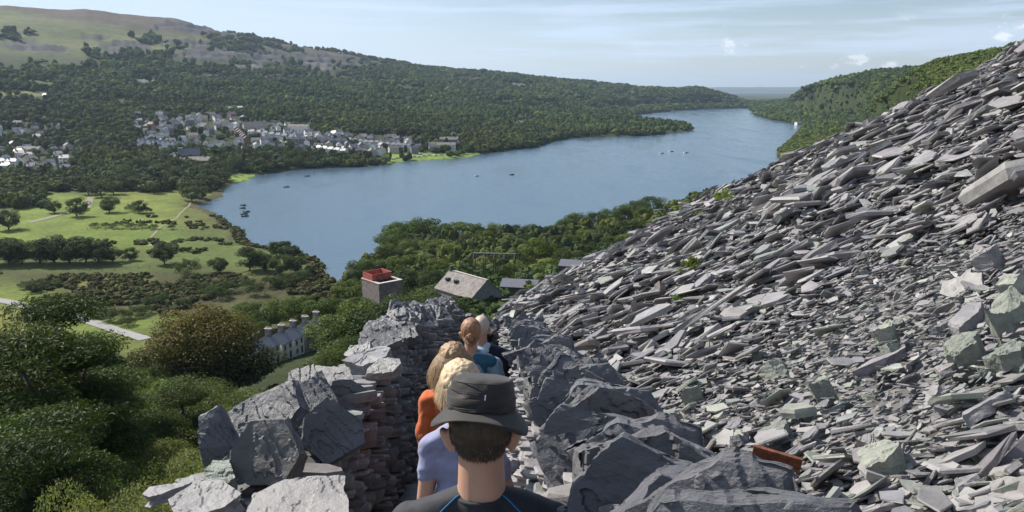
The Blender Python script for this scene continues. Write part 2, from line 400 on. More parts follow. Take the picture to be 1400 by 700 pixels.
def stones(cen, nrm, ang, L, W, T, rg, n=8, rings=3, square=False):
    """N irregular slabs at once; returns verts and faces"""
    K = len(cen); u, v, w_ = frames(nrm, ang)
    th = (np.arange(n)[None, :] + rg.uniform(-.36, .36, (K, n))) * 2 * PI / n
    p = rg.uniform(1.6, 5, (K, 1)) if n > 6 else np.full((K, 1), 2.0); rot = rg.uniform(0, .5, (K, 1))
    if square:
        th = (np.arange(n)[None, :] + .5 + rg.uniform(-.12, .12, (K, n))) * 2 * PI / n; p = np.full((K, 1), 9.0); rot = np.zeros((K, 1))
    c, s = np.abs(np.cos(th + rot)), np.abs(np.sin(th + rot))
    r = (c ** p + s ** p) ** (-1 / p) * rg.uniform(.62, 1.15, (K, n)) if n > 6 else rg.uniform(.66, 1.25, (K, n))
    if square: r = (c ** p + s ** p) ** (-1 / p) * rg.uniform(.95, 1.03, (K, n))
    X = r * np.cos(th); Y = r * np.sin(th)
    X = X * (1 + (.10 if square else .45) * rg.uniform(-1, 1, (K, 1)) * Y)
    tilt = rg.normal(0, .28, (K, 2)); V = []
    if rings == 3: lv = [(-.5, .93), (.1, 1.01), (.5, .95)]
    else: lv = [(-.5, .94), (.5, .96)]
    for z, sc in lv:
        jj = 1 + rg.uniform(-.09, .09, (K, n)) * (.25 if square else 1)
        x = X * sc * jj; y = Y * sc * jj
        zz = z + (tilt[:, :1] * x + tilt[:, 1:] * y) * (.5 if z > 0 else .3)
        V.append(cen[:, None, :] + u[:, None, :] * (x * L[:, None] / 2)[..., None] + v[:, None, :] * (y * W[:, None] / 2)[..., None] + w_[:, None, :] * (zz * T[:, None])[..., None])
    V = np.stack(V, 1).reshape(-1, 3)
    base = (np.arange(K) * n * rings)[:, None]; k = np.arange(n)[None, :]
    q = []
    for t in range(rings - 1):
        q.append(np.stack([base + t*n + k, base + t*n + (k+1) % n, base + (t+1)*n + (k+1) % n, base + (t+1)*n + k], -1).reshape(-1, 4))
    top = base + (rings-1)*n + k; bot = (base + k)[:, ::-1]
    return V, [np.concatenate(q), np.concatenate([top, bot])], n * rings
def stone_cols(K, rg, green=None, pal=PAL):
    c = pal[rg.integers(0, len(pal), K)] * rg.uniform(.8, 1.22, (K, 1))
    if green is not None:
        g = GRN[rg.integers(0, 3, K)] * rg.uniform(.8, 1.25, (K, 1))
        c = np.where((rg.random(K) < green)[:, None], g, c)
    return c
# the tip: a plane at its angle of rest
TA, TB, TC = .511, -.2362, -1.5
EP1 = ray(690, 424) * 38; EP2 = ray(1400, 50) * 80
edir = (EP2 - EP1)[:2]; edir /= np.linalg.norm(edir); enrm = np.array([-edir[1], edir[0]])     # points outward (away, left)
def tip_edge(x, y): return (x - EP1[0]) * enrm[0] + (y - EP1[1]) * enrm[1]
def tip_z(x, y):
    z = TA * x + TB * y + TC + H
    d = np.hypot(x, y)
    z = z + (fbm(x / 2.2, y / 2.2, 61, 3) - .5) * np.clip(d / 14, .15, .9) * .9 + (fbm(x / 9, y / 9, 66, 2) - .5) * np.clip(d / 60, 0, 1) * 1.3 - np.clip(d - 12, 0, 90) * .018 * np.clip((x - 5) / 15, 0, 1)
    e = tip_edge(x, y) + (fbm(x / 5, y / 5, 71, 3) - .5) * 5
    z = z - np.maximum(0, e + .5) * .95
    lft = np.maximum(0, (-.35 - .0 * y) - x) * (y > 13)
    return z - lft * .9
gx, gy = np.meshgrid(np.concatenate([np.linspace(.45, 12, 80), np.linspace(12.4, 90, 150)]), np.concatenate([np.linspace(-6, 20, 130), np.linspace(20.5, 120, 170)]), indexing='ij')
gx2 = gx - (gx < 12.1) * (gy > 13.8) * (12 - gx) / 11.5 * np.clip((gy - 13.8) * 1.0, 0, 9)
gz = tip_z(gx2, gy) - .10
tv = np.stack([gx2, gy, gz], -1).reshape(-1, 3); ii = np.arange(gx.size).reshape(gx.shape)
tf = np.stack([ii[:-1, :-1], ii[1:, :-1], ii[1:, 1:], ii[:-1, 1:]], -1).reshape(-1, 4)
m, nt, b = nt_new('fine_slate_waste')
vor = nt.nodes.new('ShaderNodeTexVoronoi'); vor.inputs['Scale'].default_value = 16
tcn = nt.nodes.new('ShaderNodeTexCoord'); nt.links.new(tcn.outputs['Object'], vor.inputs['Vector'])
hsv = nt.nodes.new('ShaderNodeSeparateColor'); nt.links.new(vor.outputs['Color'], hsv.inputs[0])
nt.links.new(ramp(nt, hsv.outputs[0], [(0, (.04, .04, .04)), (.5, (.09, .09, .092)), (1, (.20, .195, .195))]), b.inputs['Base Color'])  # slate tones, darkened to paint in the shade of the gaps between slabs
b.inputs['Roughness'].default_value = .7; bump(nt, b, hsv.outputs[1], 1.0, .06)
tipo = link('slate_tip', mesh_np('slate_tip', tv, [tf], None, [m])); tag(tipo, kind='structure')

# polar jittered sampling of the loose stones
def tip_samples(k0, k1, rmin, rmax, seed):
    rg = np.random.default_rng(seed); P = []
    r = rmin
    while r < rmax:
        cell = k0 + k1 * r
        a0, a1 = math.radians(-8), math.radians(64)
        n = int((a1 - a0) * r / cell)
        a = a0 + (np.arange(n) + rg.random(n)) * (a1 - a0) / n
        rr = r + rg.uniform(-.5, .5, n) * cell
        P.append(np.stack([np.sin(a) * rr, np.cos(a) * rr, np.full(n, cell)], 1)); r += cell * .8
    P = np.concatenate(P); x, y = P[:, 0], P[:, 1]
    lim = np.where(y < 13.6, .66, -.35)
    ok = (x > lim) & (tip_edge(x, y) < 1.2) & (y > -2)
    return P[ok]
TN = np.array([-TA, -TB, 1.0]); TN /= np.linalg.norm(TN)
def tip_batch(P, seed, size=(1.1, 2.5), thick=(.08, .24), tilt=.30, n=8, rings=3, lift=.25, fine=True, green=None):
    rg = np.random.default_rng(seed); K = len(P); x, y, cell = P.T
    f = np.clip(fbm(x / 3.5, y / 3.5, 81, 3) * 2.2 - .2, .35, 1.35) if fine else 1.0
    L = cell * rg.uniform(*size, K) * f * .95 * np.exp(rg.normal(0, .25, K)); W = L * rg.uniform(.4, .85, K); T = W * rg.uniform(*thick, K) * (1 + .9 * (rg.random(K) < .04))
    nrm = TN[None] + rg.normal(0, tilt, (K, 3)) + np.array([[.10, .20, .1]])
    z = tip_z(x, y) + rg.uniform(-.1, lift, K) * W
    nearg = np.clip(1.25 - np.hypot(x, y) / 7, 0, 1) * np.clip(x / 1.5 - .3, 0, 1)
    c = stone_cols(K, rg, .03 + .17 * nearg)
    V, Fs, nv = stones(np.stack([x, y, z], 1), nrm, rg.normal(0, .8, K), L, W, T, rg, n, rings)
    return V, Fs, np.repeat(c, nv, 0)
def merge(parts):
    V = []; Q = {}; Cc = []; b = 0
    for v, fs, c in parts:
        V.append(v); Cc.append(c)
        for f in fs: Q.setdefault(f.shape[1], []).append(f + b)
        b += len(v)
    return np.concatenate(V), [np.concatenate(q) for q in Q.values()], np.concatenate(Cc)
parts = [tip_batch(tip_samples(.065, .0028, 1.1, 15, 1), 11, tilt=.27, n=6),
         tip_batch(tip_samples(.065, .0028, 15, 100, 6), 16, tilt=.25, n=5, rings=2),
         tip_batch(tip_samples(.125, .004, 1.1, 14, 2), 12, lift=.6, tilt=.26, thick=(.07, .18), n=5),
         tip_batch(tip_samples(.125, .004, 14, 100, 7), 17, lift=.6, tilt=.24, thick=(.07, .16), n=5, rings=2),
         tip_batch(tip_samples(.045, .004, 1.1, 14, 3), 13, lift=.6, n=6, rings=2),
         tip_batch(tip_samples(.26, .0055, 7, 98, 4), 14, size=(.8, 1.6), thick=(.07,.15), lift=.6, tilt=.20, n=6, fine=False)]
V, Fs, Cc = merge(parts)
scree = link('loose_slate', mesh_np('loose_slate', V, Fs, Cc, [M_tip])); tag(scree, kind='stuff')

# rugged stones with cleavage steps, for everything near the camera
def rugged(name, L, W, T, seed, mat, col, cuts=5, rough=.6, n=7, chip=True, pointy=0):
    rd = random.Random(seed); bm = bmesh.new()
    pts = []
    p = rd.uniform(2, 5)
    for k in range(n):
        t = (k + rd.uniform(-.3, .3)) * 2 * PI / n
        r = (abs(math.cos(t)) ** p + abs(math.sin(t)) ** p) ** (-1 / p) * rd.uniform(.68, 1.14)
        pts.append((r * math.cos(t) * L / 2, r * math.sin(t) * W / 2 * (1 - pointy * math.cos(t))))
    layers = 3 if chip else 2
    prev = None; zs = [-T/2 + T * i / (layers - 1) for i in range(layers)]
    rings_ = []
    for i, z in enumerate(zs):
        sc = rd.uniform(.86, 1.0)
        ox, oy = rd.uniform(-.03, .03) * L, rd.uniform(-.03, .03) * W
        rings_.append([bm.verts.new((x * sc + ox, y * sc + oy, z + rd.uniform(-.12, .12) * T + (x / L) * T * rd.uniform(-.2, .5))) for x, y in pts])
    for a, b_ in zip(rings_, rings_[1:]):
        for k in range(n): bm.faces.new((a[k], a[(k+1) % n], b_[(k+1) % n], b_[k]))
    bm.faces.new(rings_[-1]); bm.faces.new(rings_[0][::-1])
    bmesh.ops.triangulate(bm, faces=bm.faces[:])
    for c in range(cuts):
        tgt = max(L, W) * .55 ** (c + 1) * 1.0
        es = [e for e in bm.edges if e.calc_length() > max(tgt, .012)]
        if es: bmesh.ops.subdivide_edges(bm, edges=es, cuts=1, use_grid_fill=False)
        bmesh.ops.triangulate(bm, faces=[f for f in bm.faces if len(f.verts) > 3])
    co = np.array([v.co[:] for v in bm.verts]); nn = np.array([v.normal[:] for v in bm.verts])
    s = max(L, W)
    a = fbm(co[:, 0] / s * 4.2 + seed + co[:, 1] / s * 1.3, co[:, 1] / s * 1.5 - co[:, 0] / s * .8, seed, 4); a2 = fbm(co[:, 0] / s * 9 + seed * 3, co[:, 1] / s * 9 + co[:, 2] / s * 9, seed + 5, 3)
    step = np.round(a * 5) / 5
    e = fbm(co[:, 0] / s * 6 + seed, (co[:, 1] + co[:, 2] * 2) / s * 6, seed + 9, 3)
    co[:, 2] += np.sign(co[:, 2]) * (step - .5) * T * .55 * rough + (a2 - .5) * T * .16 * rough
    co[:, 0] += nn[:, 0] * (e - .5) * s * .10 * rough; co[:, 1] += nn[:, 1] * (e - .5) * s * .10 * rough
    co[:, 2] += (fbm(co[:, 0] / s * 1.2 + 3, co[:, 1] / s * 1.2 + seed, seed + 2, 2) - .5) * s * .07 * rough
    for v, q in zip(bm.verts, co): v.co = q
    bm.normal_update()
    me = bpy.data.meshes.new(name); bm.to_mesh(me); bm.free()
    at_ = me.color_attributes.new('Col', 'FLOAT_COLOR', 'POINT'); cc = np.ones((len(me.vertices), 4), np.float32)
    cc[:, :3] = np.array(col)[None] * (.9 + .25 * a2[:, None]); at_.data.foreach_set('color', cc.ravel())
    me.materials.append(mat); return me
def orient(nrm, ang, roll=0):
    q = Vector(nrm).to_track_quat('Z', 'Y'); return (q @ Euler((0, 0, ang)).to_quaternion()).to_euler()
# individual slabs of the tip: the ones that show largest
SV = [rugged('slate_slab', 1.0, rdw, rdt, 100 + i, M_slab, PAL[i % len(PAL)] * 1.1, cuts=5, n=5 + i % 4)
      for i, (rdw, rdt) in enumerate([(.5, .10), (.65, .14), (.7, .09), (.45, .12), (.8, .16), (.55, .2), (.6, .08), (.75, .22), (.4, .1), (.62, .12), (.5, .3), (.85, .12), (.58, .07), (.66, .18)])]
BV = [rugged('green_boulder', 1.0, .7, .5, 300 + i, M_green, GRN[i % 3] * 1.15, cuts=5, n=7, rough=.5) for i in range(5)]
rg = np.random.default_rng(99)
slabs = []
def place_slab(px, py, size, var, ang=0., nrm=None, label=None, name='slate_slab', up=.05, vs=1.0):
    r = ray(px, py); t = np.linspace(.8, 110, 3000); X = r[0]*t; Y = r[1]*t; zz = r[2]*t + H
    k = np.where(zz < tip_z(X, Y) + .02)[0]; k = k[0] if len(k) else 2999
    x, y, c = X[k], Y[k], t[k]
    L = min(size * c / F, 1.5)
    o = link(name, var, loc=(x, y, float(tip_z(x, y)) + up * L)); o.scale = (L, L, L * vs)
    n_ = TN + (rg.normal(0, .16, 3) if nrm is None else np.array(nrm))
    o.rotation_euler = orient(n_, ang)
    if label: tag(o, label, 'rock')
    return o
special = [
 (1352, 362, 62, 'B', 0.2, (-.1, 0, 0), 'blocky pale grey slate boulder with a flat square top high on the right edge', 1.0),
 (1318, 392, 78, 6, .3, (-.3, -.5, 0), 'broad pale slab with a cracked light face just below the square block', 1.),
 (1322, 440, 130, 8, -.45, (.1, -.1, 0), 'long dark beam of slate slanting up to the right below the pale cracked slab', 1.5),
 (1205, 496, 100, 3, -.5, (0, .2, 0), 'long light grey slab slanting up to the right above the green boulders', 1.),
 (1350, 560, 150, 8, -.15, (0, .3, 0), 'very long light grey plank of slate reaching the right edge', 1.),
 (1122, 540, 54, 'G', .3, (0, 0, 0), 'dark green rounded boulder among grey slabs left of the long light slab', 1.2),
 (1208, 462, 44, 'G', 1.2, (0, 0, 0), 'small dark green angular boulder with a bright facet below the scree', 1.3),
 (1378, 500, 70, 'G', .6, (0, 0, 0), 'pale turquoise green boulder at the right edge of the tip', 1.2),
 (1380, 445, 74, 'G', 2.0, (0, 0, 0), 'large grey green boulder standing below the pale lichened rock at the right edge', 1.5),
 (1388, 398, 60, 'G', 1.0, (-.2, 0, 0), 'pale yellow green lichened rock at the right edge beside the square block', 1.3),
 (1318, 495, 64, 'G', .8, (0, -.3, 0), 'tall grey green rock with pale mottled face left of the turquoise boulder', 1.5),
 (1212, 640, 96, 'G', .1, (0, 0, 0), 'rough green grey boulder lying long ways near the bottom of the tip', .9),
 (1062, 600, 74, 'G', .1, (0, 0, 0), 'low green boulder near the rusty rail', .9),
 (1320, 652, 84, 0, -.1, (0, .1, 0), 'pale flat slab with white speckles near the bottom right corner', 1.),
 (1385, 680, 110, 1, .5, (0, -.1, 0), 'brown tinted slab in the bottom right corner', 1.),
 (1196, 605, 44, 'B', .1, (.1, -.6, 0), 'small dark cube of slate standing upright on the pale slabs', 1.),
 (1330, 208, 70, 4, .3, (-.1, 0, 0), 'light slab jutting from the upper right of the tip', 1.),
 (1245, 330, 54, 5, -.5, (0, -.1, 0), 'thick dark slab jutting out in the middle of the upper tip', 1.2),
 (1330, 305, 60, 7, .2, (-.1, -.1, 0), 'thick light slab above the fine scree near the right edge', 1.),
 (1382, 120, 40, 'B', .4, (0, 0, 0), 'blocky grey rock on the skyline at the top right', 1.),
 (1310, 118, 36, 4, .4, (-.2, 0, 0), 'pale wedge of slate on the skyline of the tip', 1.),
 (1108, 232, 40, 1, .2, (-.1, 0, 0), 'pale slab on the skyline above the lake shore', 1.),
 (960, 392, 90, 8, -.4, (0, -.1, 0), 'long dark slab slanting up to the right beside the little yellow bush', 1.2),
 (1010, 360, 70, 3, -.4, (0, 0, 0), 'long purple grey slab lying above the little yellow bush', 1.),
]
BLK = rugged('slate_block', 1.0, .8, .62, 777, M_slab, (.27, .26, .26), cuts=6, n=4, rough=.45)
for i, (px, py, sz, k, an, nr, lb, vz) in enumerate(special):
    var = BLK if k == 'B' else (BV[i % 5] if k == 'G' else SV[k])
    slabs.append(place_slab(px, py, sz, var, an, nr, lb, 'slate_block' if k == 'B' else ('green_boulder' if k == 'G' else 'slate_rock'), .10 if isinstance(k, str) else .06, vz))
words = ['grey slate slab lying loose on the tip right of the path']
cnt = 0; tries = 0; pts = []
while cnt < 262 and tries < 9000:
    tries += 1
    py = rg.uniform(70, 700); px = rg.uniform(760, 1400)
    if (px - 690) * .5296 < (424 - py) + 12 : continue
    if py > 470 and px < 800 + (py - 468) * 1.22: continue
    sz = rg.uniform(15, 36) * (.5 + 1.25 * (py / 700))
    if any((px - a) ** 2 + ((py - b_) * 1.6) ** 2 < (.42 * (sz + s_)) ** 2 for a, b_, s_ in pts): continue
    if 1150 < px < 1290 and 330 < py < 390: continue
    pts.append((px, py, sz))
    g = rg.random() < .30 * max(0, (py - 430) / 270)
    o = place_slab(px, py, sz, BV[int(rg.integers(5))] if g else SV[int(rg.integers(len(SV)))], rg.normal(-.1, .6), rg.normal(0, .24, 3) + np.array([.08, .16, 0]), None, 'green_boulder' if g else 'slate_rock', rg.uniform(.02, .1), rg.uniform(.8, 1.3))
    if g: tag(o, 'green grey lumpy boulder lying among the slabs of the lower tip', 'rock', 'green boulders on the lower tip')
    else: tag(o, 'grey slate slab lying loose on the tip right of the path', 'rock', 'loose slate slabs on the tip')
    cnt += 1
# ---------- path and walls ----------
def path_z(y): return H - 1.62 - .30 * y
def rwx(y): return .16 - .0195 * y                       # inner face of the right wall at its top
def wallface(x_of, ztop, zbot, y0, y1, out, seed, depth=.07, jut=.009, hmin=.018, hmax=.05, lmin=.12, lmax=.36, batter=0., cmul=1.0):
    """courses of thin slates along y; out=+1/-1 is the way the face looks (x)"""
    rg = np.random.default_rng(seed); P = []; L = []; T = []; D = []
    s = 0.0; hmx = 1.9
    while s < hmx:
        t = rg.uniform(hmin, hmax); y = y0 - rg.random() * .3
        while y < y1:
            l = rg.uniform(lmin, lmax) * (1 + .5 * (y > 8)); tt = t * rg.uniform(.6, 1.1)
            zt = ztop(y + l/2) - s - t/2
            if zt > zbot(y) - .25:
                P.append((x_of(y + l/2) + out * (batter * s + rg.normal(0, jut)) - out * depth, y + l/2, zt + rg.normal(0, .005))); L.append(l * rg.uniform(.8, 1.02)); T.append(tt); D.append(depth * 2 * (rg.uniform(.85, 1.2) if jut > .005 else rg.uniform(.96, 1.03)))
            y += l
        s += t
    P = np.array(P); K = len(P); L = np.array(L); T = np.array(T); D = np.array(D)
    nrm = np.stack([rg.normal(0, .05, K), .27 + rg.normal(0, .07, K), np.ones(K)], 1)
    u, v, w_ = frames(nrm, np.zeros(K))
    V, Fs, nv = stones(P, nrm, np.full(K, PI / 2) + rg.normal(0, .03 if jut < .005 else .06, K), L * 1.04, D, T * 1.12, rg, 8, 3, square=True)
    return V, Fs, np.repeat(stone_cols(K, rg) * cmul, nv, 0)
def core(name, ys, xa, xb, zt, zb, parent):
    mb = MB(); n = len(ys); vs = []
    for y in ys: vs += [(xa(y), y, zb(y)), (xa(y), y, zt(y)), (xb(y), y, zt(y)), (xb(y), y, zb(y))]
    fs = [(4*i+k, 4*i+(k+1) % 4, 4*(i+1)+(k+1) % 4, 4*(i+1)+k) for i in range(n-1) for k in range(4)] + [(0, 1, 2, 3), (4*n-1, 4*n-2, 4*n-3, 4*n-4)]
    mb.add(vs, fs); return mb.build(name, M_core, parent)
M_core = simple('dark_wall_core', (.05, .05, .055), .9, 10)
YS = np.arange(-.6, 14.6, .4)
rtop = lambda y: H - .50 - .268 * y
rbot = lambda y: path_z(y) - .5
RW = empty('right_drystone_wall'.replace('right_', ''), (0, 0, 0))
tag(RW, 'long drystone slate wall on the right of the path with dark jagged coping and a sunlit inner face', 'wall')
core('wall_core', YS, lambda y: rwx(y) + .06, lambda y: .60 - .012 * y, lambda y: rtop(y) - .05, lambda y: rbot(y) - 1.5, RW)
p1 = wallface(rwx, rtop, rbot, -.6, 14.4, -1, 21, jut=.006, batter=.09, lmin=.07, lmax=.26, hmin=.010, hmax=.032, cmul=1.1)  # inner face: stone colour raised, part of its sunlight painted in
p2 = wallface(lambda y: .60 - .012 * y, rtop, lambda y: rbot(y) - .3, -.6, 14.4, 1, 22)
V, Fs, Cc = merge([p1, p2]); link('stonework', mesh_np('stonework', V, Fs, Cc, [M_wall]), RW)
CV = [rugged('coping_stone', l, w_, t, 500 + i, M_cap, np.array(c), cuts=7, n=6 + i % 3, rough=1.0) for i, (l, w_, t, c) in enumerate([
    (.50, .40, .10, (.11, .115, .13)), (.54, .36, .13, (.10, .105, .12)), (.46, .42, .08, (.13, .13, .145)), (.52, .38, .15, (.11, .11, .13)), (.48, .34, .11, (.14, .14, .15)), (.56, .42, .12, (.105, .11, .125)), (.5, .3, .18, (.12, .125, .135)), (.44, .4, .14, (.11, .11, .12))])]
rg = np.random.default_rng(5)
y = .45
k = 0
while y < 14.2:
    o = link('coping_stone', CV[k % 8], RW)
    xc = (rwx(y) + .60 - .012 * y) / 2 - .005
    w0 = (.60 - .012*y - rwx(y)) / .455
    o.location = (xc + rg.normal(0, .018), y, rtop(y) - .01 + rg.uniform(-.04, .03))
    pit = rg.uniform(.85, 1.3)                                # leaning back: the broad face looks towards the way up
    o.rotation_euler = (pit, rg.normal(.05, .16), rg.normal(0, .22) + (PI if k % 3 == 1 else 0) * 0)
    o.scale = (1.0 * w0 * rg.uniform(.93, 1.1), rg.uniform(.45, .9), rg.uniform(.4, .9))
    y += rg.uniform(.055, .095) * (1 + max(y, 0) / 6); k += 1
# left wall
lx = lambda y: -.90 - .012 * y
lo = lambda y: np.interp(y, [-1, 2, 3.2, 5, 6, 14], [-1.36, -1.36, -1.36, -1.30, -1.30, -1.5])
ltop = lambda y: H + np.interp(y, [-1, 2.3, 3.2, 4.0, 4.8, 5.56, 8.3, 11, 14.5], [-1.35, -1.74, -1.86, -1.88, -1.90, -2.08, -2.54, -3.25, -4.12])
lbot = lambda y: path_z(y) - .5
LW = empty('drystone_wall', (0, 0, 0))
tag(LW, 'drystone slate wall on the left of the path with huge coping slabs and a shadowed inner face', 'wall')
core('wall_core', YS, lambda y: lo(y) + .06, lambda y: lx(y) - .07, lambda y: ltop(y) - .05, lambda y: lbot(y) - 2, LW)
p1 = wallface(lx, ltop, lbot, -.6, 14.4, 1, 23, lmin=.12, lmax=.4, hmax=.07, cmul=.9)  # inner face: stone colour lowered, part of its shade painted in
p2 = wallface(lo, ltop, lambda y: lbot(y) - .4, -.6, 14.4, -1, 24, hmax=.07)
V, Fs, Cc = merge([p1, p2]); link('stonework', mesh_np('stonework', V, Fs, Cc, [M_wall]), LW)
# the big slabs near the camera: (px, py, depth, L, W, T, normal, spin, colour, label)
BIG = [
 (372, 628, 3.75, .50, .40, .09, (.05, -.86, .55), .1, (.155, .15, .145), 'broad brown grey slab leaning up at the front of the wall'),
 (303, 612, 3.95, .26, .40, .08, (-.05, -.9, .4), .5, (.13, .135, .155), None),
 (455, 590, 4.25, .40, .42, .10, (.3, -.75, .45), .3, (.15, .155, .17), None),
 (365, 575, 4.45, .56, .40, .10, (-.15, -.65, .7), .4, (.14, .145, .165), None),
 (420, 560, 4.7, .52, .42, .10, (.2, -.6, .8), .2, (.16, .165, .18), None),
 (440, 532, 5.1, .50, .40, .10, (-.1, -.35, .9), .2, (.165, .17, .18), None),
 (470, 550, 5.0, .34, .40, .12, (.55, -.5, .6), .9, (.15, .155, .17), None),
 (400, 690, 3.15, .50, .42, .07, (-.02, -.10, 1), .3, (.26, .25, .25), 'pale flat slab lying at the near end of the wall'),
 (285, 690, 3.2, .30, .28, .07, (0, -.1, 1), .1, (.25, .245, .25), None),
 (270, 664, 3.6, .24, .2, .06, (-.05, .15, 1), .2, (.24, .24, .235), None),
 (298, 655, 3.65, .16, .18, .09, (.1, -.2, 1), .6, (.21, .24, .205), None),
 (240, 672, 3.5, .26, .18, .05, (-.2, .2, 1), -.3, (.25, .245, .25), None),
 (505, 495, 5.9, .42, .40, .10, (-.1, -.1, 1), .2, (.22, .22, .23), None),
 (524, 505, 5.6, .26, .24, .06, (0, -.25, 1), .1, (.26, .255, .25), None),
 (522, 470, 6.6, .42, .36, .12, (.1, -.3, 1), .3, (.17, .175, .19), None),
 (498, 484, 6.4, .30, .3, .10, (-.3, -.4, 1), .3, (.2, .2, .2), None),
]
for i, (px, py, c, L, W, T, nr, sp, co_, lb) in enumerate(BIG):
    me = rugged('coping_slab', L, W, T, 640 + i, M_cap, np.array(co_) * (.95 if co_[0] > .19 else .66), cuts=7, n=6 + i % 2, rough=.6)  # leaning slabs take a darker tint: shade on their faces put into the colour
    o = link('coping_slab', me, LW, at(px, py, c)); o.rotation_euler = orient(nr, sp)
    if lb: o['label'] = lb
y = 6.6
while y < 14.3:
    o = link('coping_stone', CV[k % 8], LW)
    xc = (lx(y) + lo(y)) / 2
    o.location = (xc + rg.normal(0, .02), y, ltop(y) + .03 + rg.uniform(-.02, .06))
    o.rotation_euler = (rg.uniform(.25, .8), rg.normal(-.1, .2), rg.normal(0, .3)); o.scale = (rg.uniform(.95, 1.2), rg.uniform(.8, 1.1), rg.uniform(.9, 1.4))
    y += rg.uniform(.2, .34); k += 1
for yy in np.arange(2.0, 4.0, .25):
    o = link('coping_stone', CV[k % 8], LW); k += 1
    o.location = (float(lo(yy)) + .05, yy, ltop(yy) - .02); o.rotation_euler = (rg.normal(.1, .1), rg.normal(-.3, .1), rg.normal(0, .5)); o.scale = (.6, .7, .5)
# wall across the bend at the far end
EW = empty('drystone_wall', (0, 14.2, path_z(14.2)))
tag(EW, 'low shadowed slate wall closing the bend at the far end of the path', 'wall')
mb = MB(); mb.box((-.6, .35, .0), (2.6, .30, 2.9)); mb.build('wall_core', M_core, EW)
rg2 = np.random.default_rng(77); P = []; Ls = []; Ts = []
zz = -.5
while zz < 1.42:
    t = rg2.uniform(.03, .09); x = -1.9
    while x < .6:
        l = rg2.uniform(.12, .34); P.append((x + l/2, .16 + rg2.normal(0, .02), zz + t/2)); Ls.append(l); Ts.append(t); x += l
    zz += t
P = np.array(P); K = len(P)
V, Fs, nv = stones(P, np.stack([rg2.normal(0, .3, K), rg2.normal(0, .1, K), np.ones(K)], 1), np.full(K, -PI/2) + rg2.normal(0, .1, K), np.full(K, .2), np.array(Ls), np.array(Ts), rg2)
link('stonework', mesh_np('stonework', V, Fs, np.repeat(stone_cols(K, rg2), nv, 0), [M_wall]), EW)
for x in np.arange(-1.8, .7, .17):
    o = link('coping_stone', CV[k % 8], EW); k += 1
    o.location = (x, .3, 1.46 + rg.uniform(-.05, .08)); o.rotation_euler = (rg.normal(.2, .2), rg.uniform(.7, 1.3), rg.normal(0, .3)); o.scale = (.8, .8, 1)
# path
pb = MB(); ys_ = np.arange(-2, 15.2, .3)
vs_ = []
for y in ys_: vs_ += [(-1.0, y, path_z(y) - .03), (.35, y, path_z(y) - .03)]
pb.add(vs_, [(2*i, 2*i+1, 2*i+3, 2*i+2) for i in range(len(ys_) - 1)])
pth = pb.build('path', simple('trodden_slate_grit', (.17, .16, .15), .9, 12, .4, .8, .02)); tag(pth, kind='structure')
rg3 = np.random.default_rng(31); K = 1500
py_ = rg3.uniform(0, 14, K); px_ = rg3.uniform(-.95, .14, K)
L = rg3.uniform(.06, .34, K) * np.where(rg3.random(K) < .25, 1.5, .8)
V, Fs, nv = stones(np.stack([px_, py_, path_z(py_) + rg3.uniform(-.02, .03, K)], 1), np.stack([rg3.normal(0, .12, K), .18 + rg3.normal(0, .15, K), np.ones(K)], 1), rg3.uniform(0, PI, K), L, L * rg3.uniform(.5, .9, K), L * rg3.uniform(.12, .3, K) + .01, rg3)
pv_ = link('path_rubble', mesh_np('path_rubble', V, Fs, np.repeat(stone_cols(K, rg3) * 1.15, nv, 0), [M_tip])); tag(pv_, kind='stuff')
# rusty rail sticking out of the tip, and the upright post
M_rust = simple('rusty_iron', (.20, .075, .04), .85, 30, .45, .6, .005, metal=.3)
a = at(1012, 634, 3.1); b2 = at(1072, 652, 3.05)
rl = MB(); d = (b2 - a); Lr = d.length * 1.1
rl.box((0, 0, 0), (Lr, .045, .008)); rl.box((0, 0, .02), (Lr, .008, .034)); rl.box((0, 0, .042), (Lr, .022, .012))
ro = rl.build('iron_rail', M_rust, None, loc=(a + b2) / 2 + Vector((.05, .0, .03))); ro.rotation_euler = d.to_track_quat('X', 'Z').to_euler()
tag(ro, 'rusty brown iron rail poking out of the slate beside the right wall', 'rail')
po = link('slate_post', rugged('slate_post', 1, .5, .35, 901, M_slab, (.17, .15, .145), cuts=4, n=5, rough=.4)); 
r = ray(902, 408); t = np.linspace(5, 90, 3000); kk = np.where(r[2]*t + H < tip_z(r[0]*t, r[1]*t))[0][0]
po.location = (r[0]*t[kk], r[1]*t[kk], r[2]*t[kk] + H + .1); ss = 30 * t[kk] / F; po.scale = (ss, ss, ss); po.rotation_euler = (0, -1.35, .4)
tag(po, 'short brown slate stump standing upright on the tip near the little bush', 'post')
